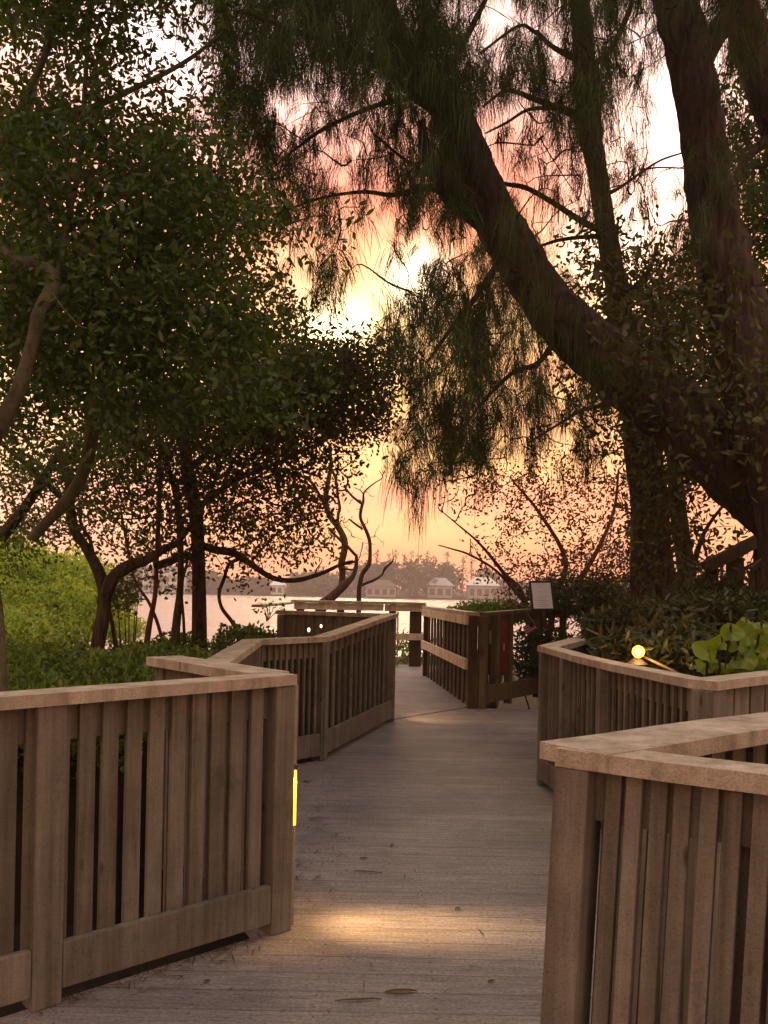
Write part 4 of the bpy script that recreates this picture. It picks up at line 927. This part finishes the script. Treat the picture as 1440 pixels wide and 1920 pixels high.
def needles():
    n = 420; x = rng.uniform(-1.0, 1.3, n); y = rng.uniform(2.0, 9.0, n); e = rng.random(n) < .45
    x[e] = -.42+rng.exponential(.10, e.sum()); y[e] = rng.uniform(3.7, 6.4, e.sum())
    k2 = rng.random(n) < .2; x[k2] = rng.uniform(-1.1, -.45, k2.sum()); y[k2] = 3.53+(x[k2]+.455)*.955-.09-rng.exponential(.05, k2.sum())
    a = rng.uniform(0, np.pi, n); L = rng.uniform(.012, .06, n); w_ = rng.uniform(.0012, .0035, n); C = np.stack([x, y, np.full(n, .006)], 1)
    d = np.stack([np.cos(a), np.sin(a), np.zeros(n)], 1); q_ = np.stack([-np.sin(a), np.cos(a), np.zeros(n)], 1)
    V = np.stack([C-d*L[:, None], C-q_*w_[:, None], C+d*L[:, None], C+q_*w_[:, None]], 1); V[:, 1::2, 2] += .004
    tag(np_mesh('needle_litter', V.reshape(-1, 3), np.arange(4*n).reshape(-1, 4), M['dry']), 'thin brown needles and specks scattered over the deck boards', 'litter', kind='stuff')
needles()
# ------------------------------------------------------------------ far shore
def crown_far(x, y, z0, h, w_, n):
    C = blob(n, (x, y, z0+h*.55), (w_/2, w_/2, h*.5), .35); return C
C = []
for k in range(95):
    x = rng.uniform(-150, 110); y = rng.uniform(316, 345); px = 720+x/y*F
    hgt = 9.5+2.2*math.sin(x*.05+1)+rng.uniform(-1.5, 1.5)
    if -20 < x < 45: hgt += 1.8
    if x < -35: hgt -= 1.0
    C.append(crown_far(x, y, -.9, hgt, rng.uniform(8, 14), 420))
C = np.concatenate(C)
V, Q = leaves_np(C, 1.5, 1.0, 0); fo = np_mesh('far_woods', V, Q, M['farleaf']); tag(fo, 'hazy wooded far shore across the water', 'woods', kind='stuff')
for i, px in enumerate((706, 729, 741, 758, 771, 783, 800, 812, 838, 868, 884)):
    Y = 322; top = P(px, 1032+(i*7) % 13, Y); x = top.x
    r = empty('shore_pine', (x, Y, -.9), None, 'tree', 'tall thin pines on the far shore'); r['label'] = 'thin spiky pine on the hazy far shore, '+('leftmost second third fourth fifth sixth seventh eighth ninth tenth rightmost'.split()[i])+' of the row of eleven'
    V, Q = tube_np([(x, Y, -.9), (x+.3, Y, top.z)], [.25, .06], 6); np_mesh('trunk', V, Q, M['bark'], r)
    zc = rng.uniform(7, top.z, 130); rad = .5+1.3*(top.z-zc)/(top.z-5)
    Cp = np.stack([x+.2+rng.normal(size=130)*rad*.6, Y+rng.normal(size=130)*rad*.6, zc], 1); V, Q = leaves_np(Cp, 1.0, .3, -.5); np_mesh('crown', V, Q, M['farleaf'], r)
def house(label, px0, px1, ptop, pbot, Y, roof, wall, kind='hip', storeys=1):
    a, b = P(px0, pbot, Y), P(px1, pbot, Y); t = P((px0+px1)/2, ptop, Y); z0 = -.9; x0, x1 = a.x, b.x; D = 8
    r = empty('shore_house', ((x0+x1)/2, Y, z0), label, 'house')
    hz = t.z if kind == 'flat' else z0+(t.z-z0)*.62
    bm = bmesh.new(); prism(bm, [(x0, Y), (x1, Y), (x1, Y+D), (x0, Y+D)], z0, hz); bm_obj('wall', bm, M[wall], r)
    bm = bmesh.new()
    if kind == 'flat': prism(bm, [(x0-.4, Y-.8), (x1+.4, Y-.8), (x1+.4, Y+D), (x0-.4, Y+D)], hz+.003, hz+.4)
    else:
        e = .7; vs = [bm.verts.new(v) for v in ((x0-e, Y-e, hz), (x1+e, Y-e, hz), (x1+e, Y+D+e, hz), (x0-e, Y+D+e, hz), (x0+(x1-x0)*.25, Y+D/2, t.z), (x1-(x1-x0)*.25, Y+D/2, t.z))]
        for f in ((0, 1, 5, 4), (1, 2, 5), (2, 3, 4, 5), (3, 0, 4), (3, 2, 1, 0)): bm.faces.new([vs[q] for q in f])
    bm_obj('roof', bm, M[roof], r)
    n = max(2, int((x1-x0)/2.6)); sh = (hz-z0)/storeys
    for s in range(storeys):
        for k in range(n):
            cx = x0+(k+.5)*(x1-x0)/n; bm = bmesh.new(); obox(bm, (cx, Y-.03, z0+sh*(s+.5)), XA, YA, ZA, (x1-x0)/n*.6, .1, sh*.5); bm_obj('window', bm, M['window'], r)
        if storeys > 1:
            bm = bmesh.new(); prism(bm, [(x0-.2, Y-1.2), (x1+.2, Y-1.2), (x1+.2, Y-.003), (x0-.2, Y-.003)], z0+sh*(s+1)-.25, z0+sh*(s+1)-.02); bm_obj('balcony_slab', bm, M[wall], r)
house('white three-storey house on the far shore seen between the grove stems', 266, 346, 1062, 1112, 313, 'roofgrey', 'white', 'flat', 3)
house('low boathouse on the far shore right of the bare trees', 686, 742, 1087, 1116, 312, 'roofdark', 'wallhouse')
house('pale roofed house on the far shore left of the needle fronds', 802, 848, 1083, 1114, 314, 'roofgrey', 'wallhouse')
house('white roofed house on the far shore nearest the notice', 878, 934, 1082, 1116, 313, 'white', 'wallhouse')
house('small white cottage on the far shore left of the bare trees', 508, 530, 1086, 1110, 313, 'white', 'white')
# ------------------------------------------------------------------ haze
def haze():
    bm = bmesh.new(); prism(bm, [(-260, -15), (260, -15), (260, 420), (-260, 420)], -4.2, 22)
    m, t, p, o = new_mat('evening_haze'); t.nodes.remove(p)
    v = N(t, 'ShaderNodeVolumePrincipled'); v.inputs['Color'].default_value = (.92, .78, .74, 1); v.inputs['Density'].default_value = .0014; v.inputs['Anisotropy'].default_value = .0
    t.links.new(v.outputs[0], o.inputs['Volume']); tag(bm_obj('haze', bm, m), 'thin warm evening haze over the water', 'haze', kind='stuff')
HAZE = True
if HAZE: haze()
